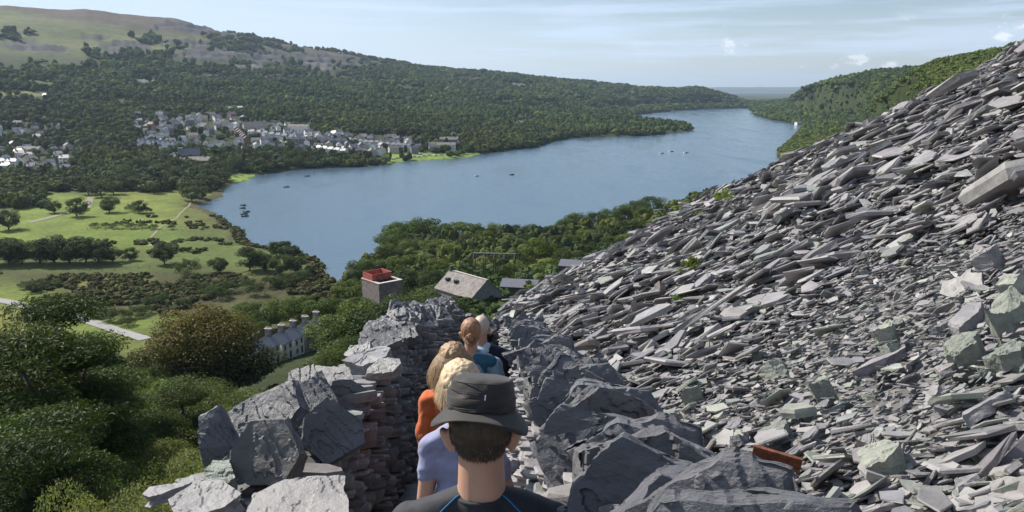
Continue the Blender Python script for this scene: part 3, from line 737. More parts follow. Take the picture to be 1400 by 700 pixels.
# ---------- trees ----------
M_leaf = leaf_mat('broad_leaves'); M_dark = leaf_mat('dark_needles', (1.0, 1.0, .85), .28); M_aut = leaf_mat('turning_leaves', (1, 1, 1), .3)
M_bark = simple('bark', (.09, .075, .06), .9, 6, .3, .8, .03, stretch=(1, 1, .3))
M_wood = leaf_mat('distant_foliage', (1, 1, 1), .12, .9)
def leaves(cen, nrm, size, rg, asp=.55, bend=.0):
    K = len(cen); u, v, w_ = frames(nrm, rg.uniform(0, 2*PI, K)); s = size[:, None]
    P = np.stack([cen - u*s*.5, cen + v*s*.5*asp + w_*s*.08, cen + u*s*.5, cen - v*s*.5*asp - w_*s*.05], 1).reshape(-1, 3)
    return P, np.arange(K * 4).reshape(K, 4)
def ball(n, rg):
    p = rg.normal(0, 1, (n, 3)); return p / np.linalg.norm(p, axis=1, keepdims=True)
def crown(seed, kind, nclump, nleaf, lsize, base, topc=None):
    """clumps of leaves spread over a crown of unit height (0..1) and returns verts, faces, colours"""
    rg = np.random.default_rng(seed)
    if kind == 'round':
        d = ball(nclump, rg); r = rg.uniform(.5, 1.0, nclump) ** .6
        c = np.stack([d[:, 0] * .43 * r, d[:, 1] * .43 * r, .53 + d[:, 2] * .37 * r], 1); cr = rg.uniform(.09, .17, nclump)
        c[:, :2] *= (1 + .25 * np.sin(3 * np.arctan2(d[:, 1], d[:, 0]) + seed))[:, None]
    elif kind == 'bush':
        d = ball(nclump, rg); r = rg.uniform(.5, 1.0, nclump) ** .5
        c = np.stack([d[:, 0] * .62 * r, d[:, 1] * .62 * r, .40 + np.abs(d[:, 2]) * .5 * r - .25 * rg.random(nclump)], 1); cr = rg.uniform(.10, .18, nclump)
    elif kind == 'pine':
        t = rg.uniform(.25, 1, nclump); R = .34 * (1.08 - t) ** .75 * rg.uniform(.35, 1.1, nclump) * .78; a = rg.uniform(0, 2*PI, nclump)
        t = np.round(t * 7) / 7 + rg.normal(0, .012, nclump)
        c = np.stack([np.cos(a) * R, np.sin(a) * R, t - R * .12], 1); cr = rg.uniform(.05, .10, nclump)
    else:   # cone
        t = rg.uniform(.08, .98, nclump); R = .26 * (1.02 - t) * rg.uniform(.6, 1.05, nclump); a = rg.uniform(0, 2*PI, nclump)
        c = np.stack([np.cos(a) * R, np.sin(a) * R, t], 1); cr = rg.uniform(.05, .09, nclump)
    k = rg.integers(0, nclump, nleaf); d = ball(nleaf, rg)
    flat = .45 if kind == 'pine' else .8
    rad = cr[k] * rg.uniform(.55, 1.08, nleaf) ** .5
    p = c[k] + d * rad[:, None] * np.array([1.15, 1.15, flat])
    nr = d * .8 + rg.normal(0, .6, (nleaf, 3)) + np.array([0, 0, .5])
    P, Fq = leaves(p, nr, lsize * rg.uniform(.6, 1.35, nleaf), rg, .2 if kind == 'pine' else .55)
    cv = rg.uniform(.72, 1.28, nclump)[k] * rg.uniform(.75, 1.25, nleaf)
    col = np.array(base)[None] * cv[:, None]
    if topc is not None:
        f_ = np.clip((p[:, 2] - .42) * 2.2 + rg.normal(0, .22, nleaf), 0, 1)[:, None]; col = col * (1 - f_) + np.array(topc)[None] * cv[:, None] * f_
    return P, Fq, np.repeat(col, 4, 0), c, cr
GRNS = {'leaf': (.085, .115, .030), 'dark': (.056, .080, .030), 'olive': (.19, .205, .095), 'rust': (.085, .078, .024), 'pale': (.135, .165, .055)}
def trunk_mesh(seed, c, kind):
    rd = random.Random(seed); mb = MB(); top = .62 if kind == 'round' else (.92 if kind in ('pine', 'cone') else .3)
    pts = [(rd.uniform(-.01, .01) * i, rd.uniform(-.01, .01) * i, -.06 + (top + .06) * i / 6) for i in range(7)]
    r0 = .030 if kind == 'round' else .018
    mb.tube(pts, [r0 * (1.35 if i == 0 else 1 - .12 * i) for i in range(7)], 8)
    idx_ = list(range(len(c))); rd.shuffle(idx_)
    for i in idx_[:14 if kind != 'bush' else 8]:
        e = c[i]; z0 = min(top, max(.15 if kind != 'bush' else .02, e[2] * (.55 if kind == 'round' else .95)))
        j = min(6, int((z0 + .06) / (top + .06) * 6)); s_ = Vector(pts[j]); ev = Vector(e); md = (s_ + ev) / 2 + Vector((0, 0, -.02 if kind == 'round' else .01))
        mb.tube([s_, md, ev], [r0 * .42, r0 * .28, r0 * .10], 5, False)
    return mb
PROTO = {}
def tree_proto(key, seed, kind, nclump, nleaf, lsize, col, mat, topc=None):
    P, Fq, Cc, c, cr = crown(seed, kind, nclump, nleaf, lsize, col, topc)
    me = mesh_np('crown', P, [Fq], Cc, [mat])
    mb = trunk_mesh(seed, c, kind); mt = bpy.data.meshes.new('trunk'); mt.from_pydata(mb.v, [], mb.f); mt.materials.append(M_bark)
    mt.polygons.foreach_set('use_smooth', [True] * len(mt.polygons))
    PROTO.setdefault(key, []).append((me, mt))
# nearest: many small leaves
for s in range(3): tree_proto('near_bush', 10 + s, 'bush', 34, 90000, .0115, GRNS['olive'], M_leaf)
for s in range(2): tree_proto('near_round', 20 + s, 'round', 44, 70000, .0135, (.125, .148, .058), M_leaf)
for s in range(2): tree_proto('near_sage', 25 + s, 'round', 46, 80000, .0125, (.18, .195, .10), M_leaf)
for s in range(3): tree_proto('near_pine', 30 + s, 'pine', 110, 80000, .014, GRNS['dark'], M_dark)
tree_proto('big_autumn', 41, 'round', 120, 80000, .020, (.040, .055, .020), M_aut, (.12, .098, .026))
for s in range(4): tree_proto('mid_round', 50 + s, 'round', 42, 10000, .036, GRNS['leaf'], M_leaf)
for s in range(2): tree_proto('mid_pale', 60 + s, 'round', 42, 10000, .036, GRNS['pale'], M_leaf)
for s in range(3): tree_proto('mid_dark', 70 + s, 'round', 40, 10000, .036, GRNS['dark'], M_leaf)
tree_proto('mid_cone', 80, 'cone', 90, 9000, .030, GRNS['dark'], M_dark)
for s in range(2): tree_proto('mid_bush', 90 + s, 'bush', 40, 6000, .04, GRNS['dark'], M_leaf)
for s in range(3): tree_proto('far_round', 100 + s, 'round', 45, 2600, .062, (.050, .070, .024), M_leaf)
rt = np.random.default_rng(2024); NT = [0]; TP = []
def tree(key, x, y, h, label=None, group=None, cat='tree', name='tree', wide=1.0, z=None, pick=None):
    L = PROTO[key]; me, mt = L[int(rt.integers(len(L))) if pick is None else pick]
    z0 = h1(x, y) if z is None else z
    o = empty(name, (x, y, z0 - .1), float(rt.uniform(0, 2*PI))); s = h; o.scale = (s * wide, s * wide, s)
    link('crown', me, o); link('trunk', mt, o)
    tag(o, label, cat, group); NT[0] += 1; TP.append((x, y, h * .45 * wide)); return o
def tree_px(key, px, py, h, d=None, **kw):     # foot of the tree on the land in that direction, or d metres off
    if d is None: x, y, _ = hit(px, py)
    else:
        a = math.atan2((px - 700) / F, ray(px, py)[1]); x, y = math.sin(a) * d, math.cos(a) * d
    return tree(key, x, y, h, **kw)
G1 = dict(label='olive green bushy tree on the steep slope below the left wall', group='bushy trees on the slope below the left wall')
G2 = dict(label='dark pine with open tiers on the slope left of the path', group='dark pines on the slope')
G3 = dict(label='leafy green tree in the valley wood below the left wall', group='leafy trees in the valley wood')
G4 = dict(label='round leafy tree in the wood between the quarry and the lake', group='trees of the lakeside wood')
# slope below the left wall: px, top py, distance
def top_tree(key, px, pyt, d, hgt_max, **kw):  # tree whose top reaches that direction d metres off
    r = ray(px, pyt); hd = math.hypot(r[0], r[1]); x, y = r[0]/hd*d, r[1]/hd*d
    zt = H + r[2]/hd*d; g = h1(x, y); h = max(2.5, min(zt - g, hgt_max)); 
    return tree(key, x, y, h, z=max(g, zt - h) if kw.pop('force', False) else None, **kw)
rb = np.random.default_rng(808); NB = []
for px_ in range(-60, 440, 40):
    for pyt, d in ((515, 62), (545, 50), (575, 42), (610, 35), (650, 30), (690, 27)):
        q = (px_ + rb.uniform(-14, 14), pyt + rb.uniform(-28, 34), d + rb.uniform(-4, 4), 12.5)
        if rb.random() < .22: continue
        lim = 500 - (q[1] - 500) * 1.25
        if q[0] < lim and q[0] > 60 - (q[1] - 500) * .3 and not (q[1] < 540 and q[0] > 330): NB.append(q)
for px, pyt, d, h in NB:
    kk_ = ['near_bush', 'near_round', 'near_sage'][int(rb.integers(3))]
    top_tree(kk_, px, pyt, d, h, wide=rb.uniform(.48, .75) * (.8 if kk_ == 'near_bush' else 1.05), **G1)
for px, pyt, d, h in [(20, 455, 48, 19), (104, 472, 52, 18), (48, 522, 36, 15), (8, 540, 33, 14), (75, 425, 62, 22), (40, 470, 56, 18), (10, 480, 50, 17), (110, 480, 66, 17), (150, 470, 84, 15), (120, 500, 58, 14), (-30, 500, 45, 16), (370, 488, 60, 13), (400, 485, 64, 13), (350, 505, 55, 12), (430, 470, 74, 14), (460, 440, 90, 15), (480, 425, 100, 15), (440, 455, 84, 14), (520, 410, 112, 15), (330, 500, 68, 12), (420, 495, 60, 12), (500, 430, 88, 12), (555, 378, 140, 17), (590, 392, 120, 13), (545, 400, 105, 14), (240, 480, 62, 14), (215, 492, 56, 12)]:
    top_tree('near_pine', px, pyt, d, h, wide=1.15, **G2)
for px, pyt, d, h in [(250, 485, 75, 15), (180, 500, 70, 12), (190, 480, 95, 12), (160, 465, 110, 13), (290, 470, 90, 14), (20, 520, 60, 12), (320, 480, 90, 12), (250, 500, 55, 11), (280, 495, 66, 12), (110, 520, 64, 12), (200, 520, 48, 10), (600, 405, 60, 9), (640, 402, 52, 8), (560, 418, 62, 9), (680, 400, 50, 7), (620, 412, 40, 6), (655, 410, 36, 5), (520, 440, 60, 9), (480, 470, 55, 9), (450, 490, 48, 9), (505, 455, 50, 9), (540, 432, 48, 8), (575, 420, 44, 7)]:
    top_tree('near_round', px, pyt, d, h, wide=1.05, **G3)
top_tree('big_autumn', 268, 410, 165, 21, label='big round tree with rust tinted top standing out above the slope wood', wide=1.25, name='broadleaf_tree')
top_tree('mid_pale', 463, 388, 205, 15, label='rounded pale green tree left of the square stone tower', wide=1.15, name='broadleaf_tree')
for px, pyt, d, h in [(335, 412, 240, 12), (310, 420, 215, 12), (300, 428, 170, 12), (480, 400, 190, 12), (470, 420, 165, 12), (500, 412, 140, 12), (420, 385, 255, 11), (450, 378, 262, 10), (185, 440, 150, 11), (160, 450, 135, 11), (215, 448, 140, 10), (130, 460, 120, 11), (150, 446, 160, 9), (240, 455, 120, 11), (352, 408, 262, 12), (378, 404, 268, 12), (404, 398, 262, 13), (432, 392, 256, 13), (330, 412, 270, 12), (475, 385, 240, 11), (390, 482, 100, 9), (420, 470, 110, 10), (448, 462, 140, 12), (470, 452, 130, 12), (432, 480, 115, 10), (455, 475, 100, 10)]:
    top_tree('mid_round', px, pyt, d, h, wide=1.1, **G3)
# the lakeside wood between quarry and lake
for px, pyt, d, h, key in [(548, 297, 430, 18, 'mid_round'), (575, 294, 435, 19, 'mid_round'), (535, 310, 400, 17, 'mid_round'), (600, 303, 430, 18, 'mid_round'), (625, 300, 440, 17, 'mid_pale'), (650, 303, 440, 17, 'mid_round'), (680, 302, 445, 17, 'mid_pale'), (705, 306, 440, 17, 'mid_dark'), (725, 304, 445, 13, 'mid_round'), (750, 308, 440, 17, 'mid_dark'), (772, 297, 460, 15, 'mid_round'), (790, 287, 480, 16, 'mid_round'), (815, 288, 490, 15, 'mid_dark'), (835, 283, 500, 15, 'mid_round'), (855, 278, 510, 15, 'mid_round'), (870, 270, 520, 16, 'mid_dark'), (890, 262, 535, 17, 'mid_dark'), (880, 280, 500, 13, 'mid_round'), (928, 272, 540, 15, 'mid_round'), (965, 260, 560, 15, 'mid_dark'), (990, 264, 570, 12, 'mid_round'), (940, 276, 530, 12, 'mid_pale'),
    (530, 330, 370, 14, 'mid_round'), (560, 322, 385, 17, 'mid_pale'), (590, 325, 380, 18, 'mid_pale'), (615, 330, 365, 17, 'mid_pale'), (545, 345, 335, 17, 'mid_round'), (575, 345, 340, 17, 'mid_round'), (600, 350, 320, 17, 'mid_round'), (640, 318, 400, 14, 'mid_dark'), (665, 312, 415, 14, 'mid_round'), (690, 322, 395, 14, 'mid_dark'), (720, 318, 410, 14, 'mid_dark'), (735, 323, 350, 17, 'mid_round'), (760, 320, 400, 13, 'mid_dark'), (780, 318, 405, 13, 'mid_round'), (800, 310, 420, 14, 'mid_pale'), (825, 305, 435, 14, 'mid_round'), (850, 300, 450, 14, 'mid_dark'), (870, 298, 455, 13, 'mid_round'), (895, 300, 450, 12, 'mid_round'), (840, 320, 395, 13, 'mid_round'), (815, 328, 375, 13, 'mid_dark'), (860, 316, 400, 12, 'mid_pale'), (510, 350, 330, 13, 'mid_round'), (495, 350, 345, 12, 'mid_round'), (530, 362, 300, 13, 'mid_dark'), (560, 365, 290, 14, 'mid_dark'), (590, 365, 285, 12, 'mid_dark'), (700, 352, 300, 10, 'mid_round'), (725, 350, 300, 10, 'mid_pale'), (750, 345, 310, 10, 'mid_round'), (775, 335, 340, 12, 'mid_dark'), (705, 340, 330, 12, 'mid_dark'), (480, 365, 300, 11, 'mid_round'), (740, 372, 240, 9, 'mid_cone'), (735, 378, 225, 8, 'mid_cone'), (700, 392, 190, 7, 'mid_round'), (720, 388, 195, 6, 'mid_dark'), (690, 398, 150, 7, 'mid_round'), (670, 392, 170, 7, 'mid_round'), (600, 392, 170, 8, 'mid_dark'), (490, 398, 205, 17, 'mid_round'), (505, 402, 195, 17, 'mid_round'), (522, 406, 190, 17, 'mid_dark'), (540, 400, 192, 17, 'mid_dark'), (478, 402, 190, 15, 'mid_dark'), (552, 384, 200, 14, 'mid_dark'), (572, 378, 205, 14, 'mid_dark'), (590, 388, 180, 13, 'mid_dark')]:
    top_tree(key, px, pyt, d, h, wide=1.25, **G4)
# field trees
for i, (px, py, h, key) in enumerate([(12, 362, 14, 'mid_dark'), (55, 362, 13, 'mid_dark'), (75, 360, 15, 'mid_dark'), (95, 361, 15, 'mid_dark'), (118, 360, 14, 'mid_dark'), (135, 360, 12, 'mid_dark'), (155, 359, 8, 'mid_dark'), (178, 357, 7, 'mid_dark'), (-10, 362, 14, 'mid_dark'), (30, 362, 12, 'mid_dark')]):
    tree_px(key, px, py, h, label='dark spreading tree in the belt crossing the grass field', group='dark trees across the field', wide=1.2)
tree_px('mid_dark', 225, 362, 11, label='single dark bushy tree standing at the middle of the green field', name='broadleaf_tree')
tree_px('mid_bush', 258, 377, 9, label='low grey green tree just right of the single dark field tree', name='broadleaf_tree')
for px, py, h in [(105, 296, 13), (150, 291, 11), (190, 291, 9), (12, 315, 13), (75, 292, 9)]:
    tree_px('mid_dark', px, py, h, label='rounded dark tree standing at the far edge of the field', group='trees at the far field edge', wide=1.15)
for px, py, h in [(300, 374, 8), (342, 371, 12), (362, 372, 9), (385, 376, 10), (405, 374, 9), (388, 352, 9), (378, 350, 8), (400, 355, 8), (425, 375, 5)]:
    tree_px('mid_dark', px, py, h, label='dark tree of the clump on the marshy lake shore', group='trees on the marshy shore', wide=1.15)
for px, py, h in [(130, 312, 4), (145, 312, 4), (160, 313, 5), (180, 313, 4.5), (195, 313, 4), (210, 314, 4), (235, 314, 3.5), (180, 290, 6), (200, 292, 5), (120, 432, 4), (135, 436, 4), (150, 440, 5), (165, 438, 5), (185, 434, 5), (110, 425, 4), (205, 420, 4), (222, 415, 4), (60, 395, 4), (45, 400, 5), (35, 396, 4), (80, 392, 3), (175, 447, 4), (200, 430, 4), (290, 404, 5), (310, 400, 6), (300, 410, 6), (340, 395, 5), (370, 393, 6), (395, 390, 6), (350, 405, 6), (280, 398, 4), (265, 395, 4), (245, 402, 3), (230, 395, 3), (415, 385, 6), (250, 420, 4)]:
    tree_px('mid_bush', px, py, h, label='low dark scrub bush growing in the rough field', group='scrub bushes in the rough fields', cat='bush', name='bush', wide=1.2)
# belt of wood behind the fields, individuals
n = 0
belt = [(-40, 335, 232, 288), (130, 330, 205, 268), (310, 440, 205, 240)]
while n < 62:
    b_ = belt[n % 3 if n % 3 < 2 or n < 50 else 1]; px, py = rt.uniform(b_[0], b_[1]), rt.uniform(b_[2], b_[3])
    if px > 100 and px < 330 and py > 268: py -= 8
    x, y, z = hit(px, py)
    if lake_sd(x, y)[0] < 6 or math.hypot(x, y) > 1050 : continue
    if any((x - a) ** 2 + (y - b2) ** 2 < 90 for a, b2, c_ in TP): continue
    tree(['far_round', 'mid_dark', 'far_round'][n % 3], x, y, rt.uniform(9, 15), label='tree of the wooded belt between the fields and the village', group='trees of the belt before the village', wide=1.25); n += 1
# ---------- far woods: too many to count, merged blobs with rough outline ----------
def ico(sub):
    bm = bmesh.new(); bmesh.ops.create_icosphere(bm, subdivisions=sub, radius=1)
    v = np.array([q.co[:] for q in bm.verts]); f = np.array([[w.index for w in q.verts] for q in bm.faces]); bm.free(); return v, f
def woods(name, X, Y, R, Hh, cols, sub, seed, nleaf=26, label=None):
    rg = np.random.default_rng(seed); bv, bf = ico(sub); K = len(X); nV = len(bv)
    zz = hgt(X, Y)
    vars_ = []
    for i in range(16):
        d = bv * 1.0; nz = np.zeros(nV)
        cs = ball(9, rg)
        for c in cs: nz += np.exp(-((bv - c) ** 2).sum(1) * 5)
        d = bv * (.74 + .34 * np.clip(nz, 0, 1.2) + rg.uniform(-.07, .07, nV))[:, None]; vars_.append(d)
    vars_ = np.array(vars_)[rg.integers(0, 16, K)]
    V = vars_ * np.stack([R, R, Hh * .5], 1)[:, None, :] + np.stack([X, Y, zz + Hh * .45], 1)[:, None, :]
    Fq = bf[None] + (np.arange(K) * nV)[:, None, None]
    colv = np.repeat(cols, nV, 0)
    # ragged leaf tufts on the surface
    d = ball(K * nleaf, rg).reshape(K, nleaf, 3); d[..., 2] = np.abs(d[..., 2]) * 1.0 - .1
    p = d * rg.uniform(.82, 1.12, (K, nleaf, 1)) * np.stack([R, R, Hh * .5], 1)[:, None, :] + np.stack([X, Y, zz + Hh * .45], 1)[:, None, :]
    P, LF = leaves(p.reshape(-1, 3), d.reshape(-1, 3) + rg.normal(0, .5, (K * nleaf, 3)), np.repeat(R * .52, nleaf) * rg.uniform(.6, 1.3, K * nleaf), rg, .7)
    lc = np.repeat(np.repeat(cols, nleaf, 0) * rg.uniform(.75, 1.3, (K * nleaf, 1)), 4, 0)
    me = mesh_np(name, np.concatenate([V.reshape(-1, 3), P]), [Fq.reshape(-1, 3), LF + len(V.reshape(-1, 3))], np.concatenate([colv, lc]), [M_wood])
    o = link(name, me); tag(o, label, None, None, 'stuff'); return o
rw = np.random.default_rng(555)
TOWN = []                       # village boxes (pixel) to keep thin of trees
town_px = [(215, 430, 166, 208, .90), (185, 215, 168, 205, .62), (215, 400, 158, 166, .6), (395, 575, 184, 215, .92), (-30, 112, 165, 192, .5), (-30, 110, 205, 238, .85), (575, 630, 185, 212, .6)]
def wood_samples(d0, d1, cell, a0, a1, minz=.8):
    P = []; d = d0
    while d < d1:
        s = max(7.0, d * cell); n = int((a1 - a0) * d / s); a = a0 + (np.arange(n) + rw.random(n)) * (a1 - a0) / n
        rr = d + rw.uniform(-.5, .5, n) * s; P.append(np.stack([np.sin(a) * rr, np.cos(a) * rr, np.full(n, s)], 1)); d += s * .95
    P = np.concatenate(P); return P
P = wood_samples(250, 4300, .0062, az_of(-120), az_of(1420))
PR = wood_samples(600, 3000, .0042, az_of(1035), az_of(1420)); P = np.concatenate([P, PR]); x, y, s = P.T; sd = lake_sd(x, y); z = hgt(x, y); d = np.hypot(x, y); ppx, ppy, _ = proj(x, y, z)
keep = (sd > 3)
fieldy = (d < 620) & (ppx < 470) ; keep &= ~fieldy
keep &= ~((d < 760) & (ppx < 300) & (ppy > 262) & (ppx > 60)); keep &= ~((ppx < 80) & (ppy > 285))
keep &= ~((ppx > 300) & (ppx < 345) & (ppy > 236) & (ppy < 250) & (rw.random(len(x)) < .95))
keep &= ~((ppx > 500) & (ppx < 655) & (ppy > 208) & (ppy < 224) & (sd < 34) & (rw.random(len(x)) < .93))
keep &= ~((ppx > 345) & (ppx < 420) & (sd < 10))
for a, b2, c_, e, pr in town_px: keep &= ~((ppx > a) & (ppx < b2) & (ppy > c_) & (ppy < e) & (rw.random(len(x)) < pr))
# hill fields, moor and quarries
nz = fbm(x / 110, y / 110, 91, 4); nz2 = fbm(x / 380, y / 380, 95, 3)
hl = (d > 1150) & (ppx < 960)
line = np.interp(ppx, [-100, 100, 250, 400, 520, 600, 700, 1000], [94, 90, 92, 84, 78, 60, 20, 0])      # above it: open hill
pr = np.clip((ppy - line + (nz2 - .5) * 50) / 16 + .5, 0.0, 1)
cl = np.clip((nz - .50) * 9, 0, 1)
keep &= ~(hl & (rw.random(len(x)) > np.maximum(pr, cl * .6 * (ppy > line - 50))))
keep &= ~(hl & (nz < .39) & (rw.random(len(x)) < .85))
for sc_ in scars + [(30, 128, 60, 4), (300, 122, 60, 3), (660, 165, 30, 2.2), (720, 168, 16, 2)]:
    q = ((ppx - sc_[0]) / sc_[2]) ** 2 + ((ppy - sc_[1]) / sc_[3]) ** 2
    keep &= ~((q < 1.0) & (rw.random(len(x)) < .85) & (d > 1000))
tp = np.array(TP); nearT = d < 1100
for i in np.where(nearT & keep)[0]:
    if ((tp[:, 0] - x[i]) ** 2 + (tp[:, 1] - y[i]) ** 2 < (tp[:, 2] * .8 + 2) ** 2).any(): keep[i] = False
keep &= ~((d < 320) & (ppx > 470) & (ppx < 690))         # the quarry buildings' clearing
keep &= ~((d < 235) | ((d < 450) & (ppx < 480)))
x, y, s = x[keep], y[keep], s[keep]; d = d[keep]; ppx = ppx[keep]
K = len(x); R = s * rw.uniform(.34, .72, K) * np.exp(rw.normal(0, .28, K)); Hh = np.clip(s * 1.1, 8, 15) * rw.uniform(.6, 1.25, K); Hh = np.where((ppx > 1060) & (d < 1400), Hh * .6, Hh)
mo = (d > 1500) & (ppx < 900); R = np.where(mo, R * 1.0, R)
base = np.array([(.050, .070, .026), (.040, .060, .024), (.062, .082, .028), (.036, .052, .026)])[rw.integers(0, 4, K)] * rw.uniform(.75, 1.3, (K, 1))
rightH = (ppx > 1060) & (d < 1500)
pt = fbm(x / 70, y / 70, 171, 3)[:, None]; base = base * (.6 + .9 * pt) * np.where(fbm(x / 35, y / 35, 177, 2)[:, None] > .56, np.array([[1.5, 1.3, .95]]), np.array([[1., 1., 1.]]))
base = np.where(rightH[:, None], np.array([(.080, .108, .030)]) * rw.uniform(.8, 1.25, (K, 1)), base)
print('WOODS', K, 'TREES', NT[0])
m1 = d < 1500
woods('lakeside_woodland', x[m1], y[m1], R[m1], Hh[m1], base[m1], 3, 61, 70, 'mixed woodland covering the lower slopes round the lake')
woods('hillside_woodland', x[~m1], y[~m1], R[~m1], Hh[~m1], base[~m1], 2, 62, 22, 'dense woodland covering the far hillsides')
# ground cover under the slope trees
gxs = rw.uniform(-130, 75, 9500); gys = rw.uniform(26, 330, 9500)
okk = (gys > 30) | (gxs < -18); okk &= ~((np.hypot(gxs, gys) > 150) & (gxs / gys < -.22) & (gxs / gys > -.42)); okk &= (np.hypot(gxs, gys) < 330) & ~((np.hypot(gxs, gys) > 232) & (gxs / gys < -.25)) & (lake_sd(gxs, gys) > 3)
gxs, gys = gxs[okk], gys[okk]; K = len(gxs)
woods('undergrowth', gxs, gys, rw.uniform(.8, 2.0, K) * (1 + gys / 200), rw.uniform(1, 2.6, K) * (1 + gys / 200), np.array([(.05, .068, .024)]) * rw.uniform(.7, 1.4, (K, 1)), 2, 63, 60, 'low scrub under the trees of the slope')
# rough heather and rushes in the valley bottom
K0 = 9000; ax = rw.uniform(az_of(-60), az_of(455), K0); dx_ = rw.uniform(235, 560, K0); hx, hy = np.sin(ax) * dx_, np.cos(ax) * dx_; hz_ = hgt(hx, hy); qx, qy, _ = proj(hx, hy, hz_)
nn_ = fbm(hx / 22, hy / 22, 131, 3); sdh = lake_sd(hx, hy)
ok = (sdh > 1) & ((nn_ > .77) | ((qy > 376) & (qy < 432) & (nn_ > .50) & (qx > 40)) | (sdh < 7) | ((qx > 255) & (qx < 335) & (qy < 330) & (nn_ > .58)))
road_y = np.interp(qx, [-60, 0, 110, 200, 400], [402, 411, 436, 466, 520]); ok &= (np.abs(qy - road_y) > 7) & (qy < road_y + 6)
hx, hy = hx[ok], hy[ok]; K = len(hx)
woods('heather_scrub', hx, hy, rw.uniform(.6, 2.0, K), rw.uniform(.7, 2.2, K), np.array([(.056, .056, .026), (.075, .066, .032), (.06, .075, .028)])[rw.integers(0, 3, K)] * rw.uniform(.7, 1.3, (K, 1)), 2, 64, 26, 'rough heather and rush tussocks over the valley floor')
# small plants on the tip and grass beside the path
def tuft(name, pos, h, n, col, label, cat='plant', blade=.02, spread=.5):
    rg = np.random.default_rng(abs(hash(label)) % 999 if False else int(h * 1000) + n); P = []; Fq = []
    for i in range(n):
        a = rg.uniform(0, 2*PI); r0 = rg.uniform(0, spread * .5) * h; l = h * rg.uniform(.5, 1.1); ln = rg.uniform(.1, .7)
        b0 = np.array([math.cos(a) * r0, math.sin(a) * r0, 0]); dr = np.array([math.cos(a) * ln, math.sin(a) * ln, 1]); sd_ = np.array([-math.sin(a), math.cos(a), 0]) * blade
        pts = [b0 - sd_, b0 + sd_, b0 + dr * l * .6 + sd_ * .7, b0 + dr * l * .6 - sd_ * .7, b0 + dr * l * .95 + np.array([math.cos(a), math.sin(a), -.4]) * l * .15]
        k = len(P); P += pts; Fq.append(((k, k+1, k+2, k+3), (k+3, k+2, k+4)))
    q4 = np.array([f[0] for f in Fq]); q3 = np.array([f[1] for f in Fq]); Cc = np.array(col)[None] * np.repeat(rg.uniform(.7, 1.3, n), 5)[:, None]
    o = link(name, mesh_np(name, np.array(P), [q4, q3], Cc, [M_leaf]), loc=pos); tag(o, label, cat); return o
def tip_pt(px, py):
    r = ray(px, py); t = np.linspace(.8, 110, 4000); k = np.where(r[2]*t + H < tip_z(r[0]*t, r[1]*t) + .05)[0]; k = k[0] if len(k) else 3000
    return Vector((r[0]*t[k], r[1]*t[k], r[2]*t[k] + H)), t[k]
for px, py, sz, col, lb in [(945, 372, 26, (.16, .19, .04), 'small yellow green bush growing out of the slate in the middle of the tip'), (932, 412, 18, (.10, .18, .03), 'small bright green plant beside the brown stump'), (992, 276, 24, (.16, .21, .05), 'yellow green bush on the skyline edge of the tip above the lake'), (958, 300, 16, (.13, .19, .05), 'small green plant low on the skyline edge of the tip')]:
    p, t = tip_pt(px, py); h = sz * t / F; me = PROTO['mid_bush'][0][0]
    P_, F_, C_, c_, r_ = crown(int(px), 'bush', 16, 900, .11, col)
    o = link('small_bush', mesh_np('small_bush', P_ * h, [F_], C_, [M_leaf]), loc=p - Vector((0, 0, .1 * h))); tag(o, lb, 'bush')
for i, (x_, y_, h) in enumerate([(.0, 6.9, .42), (-.06, 7.6, .45), (.02, 6.2, .32), (-.02, 8.4, .5), (.05, 5.5, .25)]):
    tuft('grass_tuft', (x_, y_, path_z(y_)), h, 260, (.17, .18, .05), ['tall dry green grass tuft at the foot of the right wall beside the walkers', 'thick grass tuft at the right wall just beyond the walkers', 'shorter grass tuft at the right wall foot nearer the camera', 'farthest grass tuft along the foot of the right wall', 'smallest grass tuft at the foot of the right wall'][i], 'grass', .008, .7)
# ---------- the village ----------
M_render = simple('white_render', (.78, .77, .74), .8, .5, .12, .2, .01)
M_stonew = simple('grey_stone_wall', (.22, .21, .21), .85, 1.2, .3, .6, .03)
M_cream = simple('cream_render', (.50, .46, .36), .8, .5, .12, .2, .01)
M_brick = simple('red_brick', (.27, .12, .09), .85, 1.5, .3, .4, .02)
M_slate = simple('roof_slates', (.13, .13, .15), .33, 2.5, .35, .5, .02, spec=.8)
M_slate2 = simple('weathered_roof_slates', (.21, .19, .18), .85, .9, .4, .8, .04, spec=.25, stretch=(1, 1, .4))
M_metal = simple('pale_metal_sheet', (.45, .46, .47), .4, 1, .15, .2, .01, metal=.3)
M_glass = simple('dark_window_glass', (.03, .035, .045), .15, 2, .1, 0)
M_pot = simple('clay_pot', (.50, .42, .36), .8, 4, .2, .2, .005)
M_red = simple('faded_red_tank', (.36, .085, .065), .7, 1.2, .35, .3, .01)
M_cop = simple('pale_coping', (.50, .46, .42), .8, 1.5, .2, .3, .01)
M_door = simple('blue_door', (.06, .14, .25), .6, 3, .1, 0)
M_frame = simple('dark_timber', (.06, .055, .05), .8, 3, .3, .3, .01)
